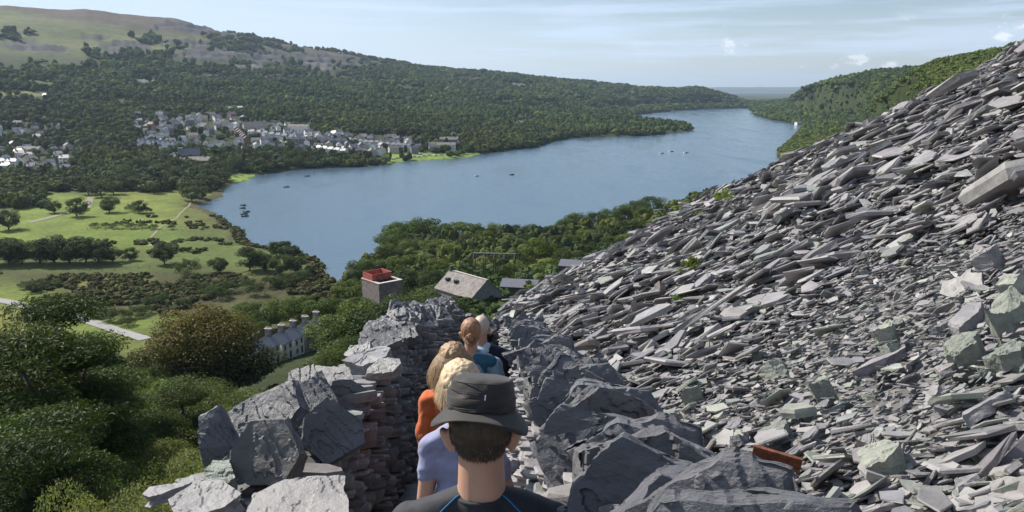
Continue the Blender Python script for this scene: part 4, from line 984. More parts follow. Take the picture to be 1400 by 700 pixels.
def gable(mbw, mbr, cx, cy, w, d, h, rh, ov=.35, base=-2.5):
    """walls w (x) by d (y), ridge along x"""
    mbw.add([(cx-w/2, cy-d/2, base), (cx+w/2, cy-d/2, base), (cx+w/2, cy+d/2, base), (cx-w/2, cy+d/2, base), (cx-w/2, cy-d/2, h), (cx+w/2, cy-d/2, h), (cx+w/2, cy+d/2, h), (cx-w/2, cy+d/2, h), (cx-w/2, cy, h+rh), (cx+w/2, cy, h+rh)],
            [(0,3,2,1), (0,1,5,4), (2,3,7,6), (1,2,6,9,5), (3,0,4,8,7)])
    t = .18; k = rh / (d/2); e = ov; zt = h + rh + .05
    for s in (-1, 1):
        y0, y1 = cy, cy + s * (d/2 + e); z0, z1 = zt, zt - k * (d/2 + e)
        a = [(cx-w/2-ov*.6, y0, z0), (cx+w/2+ov*.6, y0, z0), (cx+w/2+ov*.6, y1, z1), (cx-w/2-ov*.6, y1, z1)]
        b_ = [(p[0], p[1], p[2] + t) for p in a]
        mbr.add(a + b_, [(0,1,2,3), (7,6,5,4), (0,4,5,1), (1,5,6,2), (2,6,7,3), (3,7,4,0)])
def house_proto(name, w, d, h, rh, wm, rm, chim=2, win=True, wing=False):
    root = empty(name, (0, 0, -500))
    a, b_ = MB(), MB(); gable(a, b_, 0, 0, w, d, h, rh)
    if wing: gable(a, b_, w*.22, -d*.5, w*.42, d*.7, h*.8, rh*.6)
    wl = a.build('wall', wm, root); rf = b_.build('roof', rm, root)
    for s in ([-1, 1][:chim]):
        c = MB(); c.box((s * (w/2 - .5), 0, h + rh + .45), (.75, 1.3, 1.7)); c.box((s * (w/2 - .5), -.3, h + rh + 1.45), (.28, .28, .4)); c.box((s * (w/2 - .5), .3, h + rh + 1.45), (.28, .28, .4))
        c.build('chimney', M_stonew, rf)
    if win:
        for zz in ([1.4, 4.0] if h > 4.4 else [1.5]):
            for x in (-w*.28, w*.28):
                c = MB(); c.box((x, -d/2 - .01, zz), (1.0, .12, 1.3)); c.build('window', M_glass, root)
        c = MB(); c.box((0, -d/2 - .01, 1.0), (.95, .14, 2.0)); c.build('door', M_door, root)
    return root
HP = [house_proto('white_house', 9.0, 7, 5.2, 2.6, M_render, M_slate, 2), house_proto('stone_house', 8, 7, 5.4, 2.8, M_stonew, M_slate, 2), house_proto('cream_house', 11, 8, 4.8, 3.0, M_cream, M_slate2, 1, wing=True),
      house_proto('brick_house', 7, 8, 6.0, 2.8, M_brick, M_slate, 1), house_proto('bungalow', 12, 7, 2.9, 2.2, M_render, M_slate2, 1, win=True)]
note_kids()
used_h = [False] * 5; HPTS = []; rh_ = np.random.default_rng(404)
LBL = ['white rendered house with grey slate roof in the lakeside village', 'dark stone house with slate roof in the lakeside village', 'cream house with a wing and pale roof in the lakeside village', 'tall narrow red brick house in the lakeside village', 'low white bungalow with pale roof at the village edge']
NAMES = ['white houses of the village', 'stone houses of the village', 'cream houses of the village', 'brick houses of the village', 'white bungalows at the village edge']
def house(x, y, rz, k, label=None, group=None, sc=1.0):
    z = h1(x, y)
    if not used_h[k]: o = HP[k]; used_h[k] = True
    else: o = copy_tree(HP[k])
    o.location = (x, y, z + .3); o.rotation_euler = (0, 0, rz); o.scale = (sc, sc, sc)
    tag(o, label or LBL[k], 'house', group or NAMES[k]); HPTS.append((x, y)); return o
def row(p0, p1, n, k, label, group, gap=1.0, turn=0):
    a = hit(*p0, 500); b_ = hit(*p1, 500); dx, dy = b_[0]-a[0], b_[1]-a[1]; L = math.hypot(dx, dy); rz = math.atan2(dy, dx)
    n = max(2, min(n, int(L / 7.0)))
    for i in range(n):
        t = i / (n - 1); house(a[0] + dx*t, a[1] + dy*t, rz + turn * PI/2, k, label, group)
row((194, 199), (262, 205), 15, 0, 'white gabled terrace house in the long row above the belt of trees', 'long white terrace at the west of the village', turn=1)
row((262, 205), (284, 208), 5, 0, 'white gabled terrace house in the long row above the belt of trees', 'long white terrace at the west of the village', turn=1)
row((325, 182), (337, 198), 7, 3, 'tall red brick house in the short steep row in the middle of the village', 'steep red brick row')
row((345, 186), (398, 193), 9, 0, 'white house in the upper terrace above the church trees', 'upper white terrace')
row((372, 206), (412, 208), 8, 1, 'dark stone house in the terrace facing the lake', 'dark lakefront terrace')
row((404, 196), (470, 200), 10, 1, 'stone house in the middle street by the lake', 'middle street stone row')
row((436, 208), (470, 212), 5, 0, 'white house near the shore behind the waterfront trees', 'white houses near the shore')
row((470, 196), (560, 205), 14, 0, 'white house in the long street at the lakeside end', 'long white street at the lakeside end')
regions = [(186, 300, 160, 206, 62), (300, 345, 160, 212, 22), (345, 405, 172, 210, 26), (400, 480, 186, 213, 30), (480, 572, 192, 213, 30), (-20, 105, 205, 240, 34), (-20, 60, 172, 190, 9), (20, 110, 176, 195, 4), (590, 632, 188, 208, 3), (215, 290, 205, 225, 5)]
for a0, a1, b0, b1, n in regions:
    c_ = 0; t_ = 0
    while c_ < n and t_ < 4000:
        t_ += 1; px, py = rh_.uniform(a0, a1), rh_.uniform(b0, b1)
        if 283 < px < 322 and 178 < py < 200 and rh_.random() < .7: continue
        x, y, z = hit(px, py, 500)
        if lake_sd(x, y)[0] < 25 or any((x-p)**2 + (y-q)**2 < 100 for p, q in HPTS): continue
        k = int(rh_.choice(5, p=[.50, .16, .16, .05, .13])); rz = round(rh_.uniform(0, 3)) * PI/2 + rh_.normal(.3, .25)
        house(x, y, rz, k, sc=rh_.uniform(.85, 1.12)); c_ += 1
def big_building(name, px, py, w, d, h, rh, rz, wm, rm, label, cat, nwin=6, rows_=2):
    x, y, z = hit(px, py, 200); r_ = empty(name, (x, y, z), rz)
    a, b_ = MB(), MB(); gable(a, b_, 0, 0, w, d, h, rh); a.build('wall', wm, r_); rf = b_.build('roof', rm, r_)
    c = MB(); c.box((w*.3, 0, h+rh+.4), (1.2, 1.0, 1.5)); c.build('chimney', M_stonew, rf)
    for j in range(rows_):
        for i in range(nwin):
            c = MB(); c.box((-w/2 + (i+.5)*w/nwin, -d/2-.02, 1.5 + j*2.8), (1.2, .14, 1.5)); c.build('window', M_glass, r_)
    tag(r_, label, cat); return r_
big_building('hall', 349, 182, 30, 14, 8, 6, .45, M_cream, M_slate2, 'large cream hall with a tall pale roof standing above the village', 'building')
big_building('hotel', 409, 183, 28, 12, 9, 3, .0, M_render, M_slate2, 'long cream hotel with flat pale roof behind the lakeside street', 'building')
big_building('house', 605, 205, 34, 11, 6, 3, .1, M_render, M_slate2, 'large white guest house by the shore at the right end of the village', 'building')
big_building('house', 614, 196, 26, 11, 5, 3.5, .1, M_stonew, M_slate2, 'stone house with pale brown roof just above the white guest house', 'building')
big_building('shed', 268, 226, 30, 13, 5, 3.5, .05, M_stonew, M_slate2, 'long low hall with pinkish pale roof below the left village terrace', 'building')
big_building('warehouse', 318, 152, 36, 18, 6, 2, .0, M_metal, M_metal, 'pale metal roofed warehouse alone in the trees above the village', 'building')
big_building('warehouse', 41, 212, 26, 12, 6, 3, .0, M_cream, M_slate2, 'cream roofed barn at the left end of the village', 'building')
big_building('house', 705, 172, 26, 10, 6, 3, .1, M_render, M_slate2, 'lone white house on the wooded slope above the middle of the lake', 'building')
big_building('house', 1093, 171, 26, 9, 5, 3, .5, M_render, M_slate2, 'small pale house at the water edge under the right wooded hill', 'building')
big_building('house', 68, 135, 18, 9, 4, 3, .1, M_render, M_metal, 'lone white farmhouse high in the woods at far left', 'building', 3, 1)
# church spire-less chapel tower among trees
x, y, z = hit(262, 222, 400); ch = empty('chapel', (x, y, z), .3)
a, b_ = MB(), MB(); gable(a, b_, 0, 0, 18, 9, 7, 6); a.build('wall', M_stonew, ch); b_.build('roof', M_slate, ch)
t_ = MB(); t_.box((-10, 0, 6), (5, 5, 16)); t_.build('tower', M_stonew, ch); tag(ch, 'grey stone chapel with square tower among trees below the white terrace', 'chapel')
# parked cars on the lakeside
def car_proto():
    root = empty('parked_car', (0, 0, -500))
    b_ = MB(); b_.box((0, 0, .55), (4.2, 1.75, .55)); b_.box((-.1, 0, 1.08), (2.5, 1.6, .55), top=.8); b_.build('body', M_paint, root)
    g = MB(); g.box((-.1, 0, 1.08), (2.2, 1.64, .36), top=.86); g.build('window', M_glass, root)
    for sx in (-1.3, 1.3):
        for sy in (-.85, .85):
            w_ = MB(); w_.tube([(sx, sy - .1, .32), (sx, sy + .1, .32)], [.32, .32], 10); w_.build('wheel', M_tyre, root)
    tag(root, 'white car parked on the lakeside lawn beyond the village', 'car', 'white cars parked along the lakeside'); return root
M_paint = simple('white_car_paint', (.8, .8, .8), .25, 1, .02, 0); M_tyre = simple('black_tyre', (.02, .02, .02), .8, 5, .1, 0)
cp_ = car_proto(); note_kids(); first = True
for px, py in [(528, 218.5), (536, 218), (543, 217.5), (551, 217), (559, 216.4), (566, 215.6), (573, 215), (580, 214.5), (587, 214), (595, 213.4), (603, 212.8), (611, 212.2), (619, 211.6), (627, 211), (506, 220), (514, 219.6), (560, 213.5), (575, 212.5)]:
    x, y, z = hit(px, py, 400); o = cp_ if first else copy_tree(cp_); first = False
    o.location = (x, y, z + .05); o.rotation_euler = (0, 0, rh_.uniform(-.4, .6)); o.scale = (1.3,) * 3
# ---------- terrace of cottages under the slope ----------
def cottages():
    A = Vector((*[0, 0], 0)); pts = []
    for i, (px, py) in enumerate([(344, 494), (362, 488), (380, 482), (396, 475), (413, 468), (428, 461)]):
        r = ray(px, py); hd = math.hypot(r[0], r[1]); d = 205 + i * 5.5
        pts.append((r[0]/hd*d, r[1]/hd*d, H + r[2]/hd*d))
    dx, dy = pts[-1][0] - pts[0][0], pts[-1][1] - pts[0][1]; rz = math.atan2(dy, dx)
    look = ['shadowed slate roofed cottage at the lower left end of the terrace', 'second cottage of the terrace, half hidden behind a pine', 'white fronted cottage third from the left in the terrace', 'white fronted cottage fourth from the left with a dark window', 'grey stone cottage between two white ones in the terrace', 'white cottage with blue door at the upper right end of the terrace']
    for i, (x, y, z) in enumerate(pts):
        z = z - 1.6
        r_ = empty('cottage', (x, y, z), rz)
        wm = M_stonew if i in (0, 4) else M_render
        a, b_ = MB(), MB(); gable(a, b_, 0, 0, 5.4, 6.2, 4.6, 2.4, ov=.15, base=-6); a.build('wall', wm, r_); rf = b_.build('roof', M_slate, r_)
        c = MB(); c.box((2.5, 0, 7.6), (.8, 1.7, 2.0)); ch_ = c.build('chimney', M_stonew, rf)
        c = MB(); c.box((2.5, 0, 8.7), (1.0, 1.95, .25)); c.build('chimney_cap', M_cop, rf)
        for q in (-.5, 0, .5):
            c = MB(); c.tube([(2.5, q, 8.8), (2.5, q, 9.25)], [.17, .13], 8); c.build('chimney_pot', M_pot, rf)
        for xx, zz, ww in ((-1.3, 3.6, .8), (1.3, 3.6, .8), (-1.3, 1.3, .9)):
            c = MB(); c.box((xx, -3.12, zz), (ww, .12, 1.15)); wn_ = c.build('window', M_glass, r_)
            c = MB(); c.box((xx, -3.16, zz - .65), (ww + .2, .2, .1)); c.build('sill', M_cop, wn_)
        c = MB(); c.box((1.3, -3.12, 1.0), (.9, .14, 2.0)); c.build('door', M_door if i == 5 else M_frame, r_)
        tag(r_, look[i], 'cottage', None)
cottages()
# ---------- square stone tower with the red tank ----------
def at_d(px, py, d):
    r = ray(px, py); hd = math.hypot(r[0], r[1]); return Vector((r[0]/hd*d, r[1]/hd*d, H + r[2]/hd*d))
p0 = at_d(522, 382, 232); TW = empty('stone_tower', (p0.x, p0.y, p0.z - 8.2), .72)
a = MB(); w_, d_, hh = 8.0, 9.6, 8.2
a.box((0, -d_/2 + .4, hh/2 - 3), (w_, .8, hh + 6)); a.box((0, d_/2 - .4, hh/2 - 3), (w_, .8, hh + 6)); a.box((-w_/2 + .4, 0, hh/2 - 3), (.8, d_ - 1.6, hh + 6)); a.box((w_/2 - .4, 0, hh/2 - 3), (.8, d_ - 1.6, hh + 6)); a.box((0, 0, hh - 2.2), (w_ - 1.6, d_ - 1.6, .3))
a.build('wall', simple('reddish_stone_wall', (.20, .165, .155), .9, 1.0, .35, .7, .04), TW)
a = MB()
for c_, s_ in (((0, -d_/2 + .4), (w_ + .3, 1.0)), ((0, d_/2 - .4), (w_ + .3, 1.0)), ((-w_/2 + .4, 0), (1.0, d_ - 1.8)), ((w_/2 - .4, 0), (1.0, d_ - 1.8))): a.box((c_[0], c_[1], hh + .13), (s_[0], s_[1], .24))
a.build('coping', M_cop, TW)
tkp = (-.6, 1.6); a = MB(); tw, td, th = 6.4, 5.6, 1.9
for c_, s_ in (((0, -td/2), (tw, .15)), ((0, td/2), (tw, .15)), ((-tw/2, 0), (.15, td - .16)), ((tw/2, 0), (.15, td - .16))): a.box((tkp[0] + c_[0], tkp[1] + c_[1], hh + .3 + th/2), (s_[0], s_[1], th))
a.box((tkp[0], tkp[1], hh + .35), (tw - .2, td - .2, .1)); a.build('tank', M_red, TW)
a = MB()
for q in np.linspace(-2.2, 2.2, 6): a.box((tkp[0] + q, tkp[1] - td/2 - .1, hh + .3 + th/2), (.12, .1, th)); a.box((tkp[0] + tw/2 + .1, tkp[1] + q, hh + .3 + th/2), (.1, .12, th))
a.box((tkp[0], tkp[1] - td/2 - .12, hh + .3 + th), (tw + .3, .16, .14)); a.box((tkp[0] + tw/2 + .12, tkp[1], hh + .3 + th), (.16, td + .3, .14)); a.build('tank_ribs', M_red, TW)
tag(TW, 'square grey stone tower topped by an open faded red water tank', 'tower')
# ---------- slate roofed workshop ----------
p0 = at_d(640, 390, 235); WS = empty('workshop', (p0.x, p0.y, p0.z - 6.0), -.85)
a, b_ = MB(), MB(); gable(a, b_, 0, 0, 18, 12, 4.5, 4.6, ov=.3, base=-6); a.build('wall', M_stonew, WS); rf = b_.build('roof', M_slate2, WS)
for x_ in (-6.2, -2.0):
    c = MB(); c.box((x_, -3.0, 7.3), (1.2, 1.2, .9), rx=0); c.build('rooflight', M_glass, rf)
c = MB(); c.box((-8.4, 0, 9.6), (1.0, 1.0, 2.2)); c.build('chimney', M_frame, rf)
c = MB(); c.box((0, 0, 9.42), (18.6, .5, .2)); c.build('ridge', M_cop, rf)
tag(WS, 'long stone workshop with a pale weathered slate roof seen from above in the wood', 'building')
# timber frame of an open shed behind, and dark shed
p0 = at_d(676, 352, 300); FR = empty('open_frame_shed', (p0.x, p0.y, p0.z - 7.5), -.1)
for x_ in np.linspace(-8, 8, 5):
    for y_ in (-3, 3):
        c = MB(); c.box((x_, y_, 3), (.3, .3, 9)); c.build('post', M_frame, FR)
for x_ in np.linspace(-8, 8, 5):
    c = MB(); c.tube([(x_, -3, 7.5), (x_, 0, 9.2), (x_, 3, 7.5)], [.16]*3, 6); c.build('truss', M_frame, FR)
for y_, z_ in ((-3, 7.5), (3, 7.5), (0, 9.2), (-3, 4.5)):
    c = MB(); c.tube([(-8.3, y_, z_), (8.3, y_, z_)], [.15, .15], 6); c.build('rail', M_metal if z_ > 9 else M_frame, FR)
tag(FR, 'open dark frame shed without a roof standing among the trees behind the workshop', 'shed')
def shed(px, py, d, w, dd, rz, label, rm):
    p = at_d(px, py, d); s = empty('shed', (p.x, p.y, p.z - 3.6), rz); a, b_ = MB(), MB(); gable(a, b_, 0, 0, w, dd, 2.6, 1.6); a.build('wall', M_frame, s); b_.build('roof', rm, s); c = MB(); c.box((0, -dd/2 - .02, 1), (1.6, .12, 2)); c.build('door', M_door, s); tag(s, label, 'shed')
shed(787, 358, 290, 11, 8, -.3, 'small dark roofed shed just left of the tip edge', M_slate)
shed(905, 287, 520, 16, 9, .4, 'grey roofed boat shed by the lake between shoreline trees', M_slate)
shed(720, 385, 255, 16, 9, -.2, 'low grey shed in the yard behind the conical trees', M_slate)
# ---------- lake boats ----------
def boat(px, py, L, label, group=None, mat=None, rz=0):
    r = ray(px, py); t = H / -r[2]; b_ = MB(); n = 7; vs = []; 
    for i in range(n):
        u = i / (n-1); wd = .42 * L * .42 * math.sin(PI * min(1, .25 + u*.75)) ** .7 + .02; x = (u - .5) * L; sh = .5 + .25 * abs(u - .5) * 2
        vs += [(x, -wd, sh), (x, -wd*.55, -.15), (x, wd*.55, -.15), (x, wd, sh), (x, wd*.8, sh - .1), (x, -wd*.8, sh - .1)]
    fs = [(6*i+k, 6*i+(k+1) % 6, 6*(i+1)+(k+1) % 6, 6*(i+1)+k) for i in range(n-1) for k in range(6)] + [(0, 1, 2, 3, 4, 5), tuple(6*(n-1)+k for k in range(6))[::-1]]
    b_.add(vs, fs); root = empty('moored_boat', (r[0]*t, r[1]*t, .05), rz); b_.build('hull', mat or M_frame, root)
    c = MB(); c.box((L*.12, 0, .8), (L*.28, L*.2, .55), top=.8); c.build('cabin', M_frame if mat is None else M_glass, root)
    tag(root, label, 'boat', group)
for px, py, lb in [(333, 281, 'dark little boat farthest out in the moored cluster near the marsh'), (332, 285, 'dark little boat second from the top of the moored cluster'), (337, 290, 'dark little boat at the right of the moored cluster'), (334, 293, 'dark little boat third down in the moored cluster'), (335, 296, 'dark little boat nearest the marsh in the moored cluster')]: boat(px, py, 5.0, lb, None, None, rh_.uniform(-.4, .6))
for px, py, lb in [(392, 256, 'tiny dark boat alone on the water before the lakeside trees'), (700, 239, 'tiny dark boat alone in the middle of the lake'), (652, 241, 'tiny pale boat left of the dark one in mid lake'), (420, 241, 'tiny boat close in to the wooded village shore')]: boat(px, py, 5, lb, None, M_render if 'pale' in lb else None, .3)
for px, py, lb in [(905, 210, 'leftmost of three far specks of boats on the lake'), (918, 207, 'middle of three far specks of boats on the lake'), (938, 209, 'rightmost of three far specks of boats on the lake')]: boat(px, py, 9, lb, None, M_render, .5)
# ---------- the lane and the field paths ----------
def strip(name, pxs, width, mat, lift=.06):
    pts = [Vector(hit(a, b_, 60)) for a, b_ in pxs]; P2 = []
    for i in range(len(pts) - 1):
        for k in range(10): P2.append(pts[i].lerp(pts[i+1], k / 10))
    P2.append(pts[-1]); mb = MB(); vs = []
    for i, p in enumerate(P2):
        d = (P2[min(i+1, len(P2)-1)] - P2[max(i-1, 0)]); d.z = 0; d.normalize(); s = Vector((d.y, -d.x, 0)) * width / 2
        for q in (-1, 0, 1):
            w3 = p + s * q; vs.append((w3.x, w3.y, h1(w3.x, w3.y) + lift + .12))
    mb.add(vs, [(3*i+k, 3*i+k+1, 3*(i+1)+k+1, 3*(i+1)+k) for i in range(len(P2)-1) for k in range(2)])
    tag(mb.build(name, mat, smooth=True), kind='structure')
M_road = simple('worn_asphalt', (.24, .235, .23), .9, .8, .15, .2, .01); M_dirt = simple('bare_path_earth', (.20, .185, .12), .95, 1, .25, .3, .02)
strip('road', [(-60, 402), (0, 411), (60, 424), (110, 436), (150, 449), (200, 466)], 4.6, M_road)
strip('footpath', [(206, 338), (207, 325), (218, 312), (240, 300), (252, 288), (262, 276)], 1.4, M_dirt)
strip('farm_track', [(40, 306), (70, 297), (118, 285), (125, 270)], 5, M_dirt)
strip('footpath', [(235, 418), (248, 402), (262, 388)], 3.2, M_dirt)
strip('footpath', [(425, 356), (438, 364), (446, 374), (444, 384)], 1.8, M_dirt)
# low field fence and stream wall
def fence(pxs, label, name='field_fence'):
    r_ = None; pts = []
    for a, b_ in zip(pxs, pxs[1:]):
        A = Vector(hit(*a, 60)); B = Vector(hit(*b_, 60)); n = max(2, int((B - A).length / 5))
        pts += [A.lerp(B, k / n) for k in range(n)]
    pts.append(Vector(hit(*pxs[-1], 60))); r_ = empty(name, pts[0])
    for p in pts[:90]:
        z = h1(p.x, p.y); c = MB(); c.box((p.x - pts[0].x, p.y - pts[0].y, z - pts[0].z + .55), (.14, .14, 1.2)); c.build('post', M_frame, r_)
    c = MB()
    for hh_ in (.5, 1.0): c.tube([(p.x - pts[0].x, p.y - pts[0].y, h1(p.x, p.y) - pts[0].z + hh_) for p in pts[:90]], [.03] * len(pts[:90]), 4)
    c.build('wire', M_frame, r_); tag(r_, label, 'fence')
fence([(-20, 372), (60, 371), (140, 371), (205, 367)], 'thin post and wire fence along the near side of the dark field trees')
fence([(120, 316), (180, 316), (250, 317)], 'thin post and wire fence below the hedge line in the upper field')
# ---------- the walkers ----------
def skin_mat(name, c, var=.06):
    m, nt, b = nt_new(name); f = noise(nt, 14, 5, .6)
    nt.links.new(ramp(nt, f, [(.35, tuple(x * (1 - var * 2) for x in c)), (.65, c)]), b.inputs['Base Color'])
    b.inputs['Roughness'].default_value = .5; b.inputs['Subsurface Weight'].default_value = .25; b.inputs['Subsurface Radius'].default_value = (.012, .005, .003); b.inputs['Subsurface Scale'].default_value = 1.0
    bump(nt, b, noise(nt, 160, 4, .6), .12, .002); return m
def cloth_mat(name, c, weave=240, var=.18, rough=.85, fold=None):
    m, nt, b = nt_new(name); f = noise(nt, 9, 5, .6)
    nt.links.new(ramp(nt, f, [(.3, tuple(x * (1 - var) for x in c)), (.7, tuple(min(1, x * (1 + var)) for x in c))]), b.inputs['Base Color'])
    b.inputs['Roughness'].default_value = rough; b.inputs['Sheen Weight'].default_value = .15; b.inputs['Specular IOR Level'].default_value = .25
    bump(nt, b, noise(nt, weave, 3, .7), .35, .002); return m
M_skin = skin_mat('skin', (.52, .30, .215)); M_skin2 = skin_mat('tanned_skin', (.42, .235, .155))
def bell(p, r, rot=None): return ('e', Vector(p), r, rot)
def cap(a, b_, ra, rb): return ('c', Vector(a), Vector(b_), ra, rb)
def volume(name, prims, mat, voxel=.007, smooth=8, parent=None, disp=None):
    bm = bmesh.new()
    for p in prims:
        if p[0] == 'e':
            M_ = Matrix.Translation(p[1]) @ ((p[3] or Euler((0, 0, 0))).to_matrix().to_4x4()) @ Matrix.Diagonal((*p[2], 1))
            bmesh.ops.create_icosphere(bm, subdivisions=4 if max(p[2]) > .03 else 3, radius=1, matrix=M_)
        else:
            a, b_, ra, rb = p[1:]; d = b_ - a; n = 18; L = d.length; q = d.to_track_quat('Z', 'Y').to_matrix().to_4x4(); rows_ = []
            for i in range(9):           # profile of a tapered capsule
                pass
            prof_ = [(-ra * math.cos(t), ra * math.sin(t)) for t in np.linspace(.12, PI/2, 6)] + [(L + rb * math.sin(t), rb * math.cos(t)) for t in np.linspace(0, PI/2 - .12, 6)]
            for z, r in prof_:
                rows_.append([bm.verts.new((Matrix.Translation(a) @ q) @ Vector((r * math.cos(2*PI*k/n), r * math.sin(2*PI*k/n), z))) for k in range(n)])
            for r0, r1 in zip(rows_, rows_[1:]):
                for k in range(n): bm.faces.new((r0[k], r0[(k+1) % n], r1[(k+1) % n], r1[k]))
            bm.faces.new(rows_[0][::-1]); bm.faces.new(rows_[-1])
    bmesh.ops.recalc_face_normals(bm, faces=bm.faces[:])
    me = bpy.data.meshes.new(name); bm.to_mesh(me); bm.free(); tmp = bpy.data.objects.new('tmp', me); COL.objects.link(tmp)
    r_ = tmp.modifiers.new('r', 'REMESH'); r_.mode = 'VOXEL'; r_.voxel_size = voxel; r_.use_smooth_shade = True
    s_ = tmp.modifiers.new('s', 'SMOOTH'); s_.factor = .5; s_.iterations = smooth
    dg = bpy.context.evaluated_depsgraph_get(); me2 = bpy.data.meshes.new_from_object(tmp.evaluated_get(dg)); me2.name = name
    bpy.data.objects.remove(tmp); me2.materials.clear(); me2.materials.append(mat)
    if disp:
        co = np.empty(len(me2.vertices) * 3); me2.vertices.foreach_get('co', co); co = co.reshape(-1, 3); nn = np.empty(len(me2.vertices) * 3); me2.vertices.foreach_get('normal', nn); nn = nn.reshape(-1, 3)
        co += nn * disp(co)[:, None]; me2.vertices.foreach_set('co', co.ravel()); me2.update()
    me2.polygons.foreach_set('use_smooth', [True] * len(me2.polygons))
    return link(name, me2, parent)
def folds(amp, s=1.0, sd=0):
    return lambda c: amp * ((fbm(c[:, 0] * 9 * s + c[:, 2] * 5 * s, c[:, 2] * 11 * s - c[:, 0] * 6 * s + c[:, 1] * 8, 7 + sd, 3) - .5) * 2 + (1 - np.abs(fbm(c[:, 0] * 5 * s + sd, c[:, 2] * 16 * s + c[:, 1] * 7, 13 + sd, 2) * 2 - 1) - .6) * .7)
def hand(w, dirv, palm_out, side, s=1.0):
    """palm, four curled fingers of different lengths and a thumb; w wrist, dirv way the fingers point"""
    d = Vector(dirv).normalized(); o = Vector(palm_out).normalized(); o = (o - d * o.dot(d)).normalized(); a = d.cross(o) * side; P = []
    for k in range(4):
        t = (-1.5 + k) * .018 * s
        P.append(cap(w + a * t * .6 + d * .012 * s, w + a * t + d * .075 * s, .013 * s, .0115 * s))
    for k, l in enumerate((.060, .068, .063, .048)):
        t = (1.5 - k) * .0195 * s; b0 = w + a * t + d * .080 * s
        b1 = b0 + (d * .90 + o * .25).normalized() * l * .45 * s; b2 = b1 + (d * .75 + o * .65).normalized() * l * .32 * s; b3 = b2 + (d * .4 + o * .9).normalized() * l * .26 * s
        P += [cap(b0, b1, .0095 * s, .0085 * s), cap(b1, b2, .0085 * s, .0075 * s), cap(b2, b3, .0075 * s, .0065 * s)]
    t0 = w + a * .024 * s + d * .022 * s; t1 = t0 + (a * .7 + d * .6 + o * .35).normalized() * .036 * s; t2 = t1 + (a * .2 + d * .9 + o * .4).normalized() * .028 * s
    P += [cap(t0, t1, .013 * s, .0105 * s), cap(t1, t2, .010 * s, .008 * s)]
    return P
def head_prims(c, s, yaw=0.):
    """skull centred at c, facing +y turned by yaw"""
    R = Euler((0, 0, yaw)).to_matrix(); q = Euler((0, 0, yaw)); P = []
    f = lambda x, y, z: c + R @ Vector((x * s, y * s, z * s))
    P += [bell(f(0, -.012, .018), (.074 * s, .093 * s, .090 * s), q), bell(f(0, .022, -.028), (.060 * s, .070 * s, .082 * s), q), bell(f(0, .058, -.078), (.034 * s, .030 * s, .028 * s), q)]
    P += [bell(f(0, .094, -.022), (.011 * s, .018 * s, .022 * s), q), bell(f(0, .106, -.032), (.012 * s, .010 * s, .009 * s), q), bell(f(0, .088, -.060), (.024 * s, .010 * s, .009 * s), q)]
    P += [bell(f(-.03, .078, .014), (.022 * s, .012 * s, .008 * s), q), bell(f(.03, .078, .014), (.022 * s, .012 * s, .008 * s), q)]
    for sg in (-1, 1):
        P += [bell(f(sg * .080, -.010, -.026), (.009 * s, .022 * s, .036 * s), Euler((0, sg * .30, yaw - sg * .35))), bell(f(sg * .087, -.018, -.014), (.006 * s, .013 * s, .023 * s), Euler((0, sg * .35, yaw - sg * .5))), bell(f(sg * .073, -.002, -.048), (.007 * s, .010 * s, .012 * s), q)]
    return P
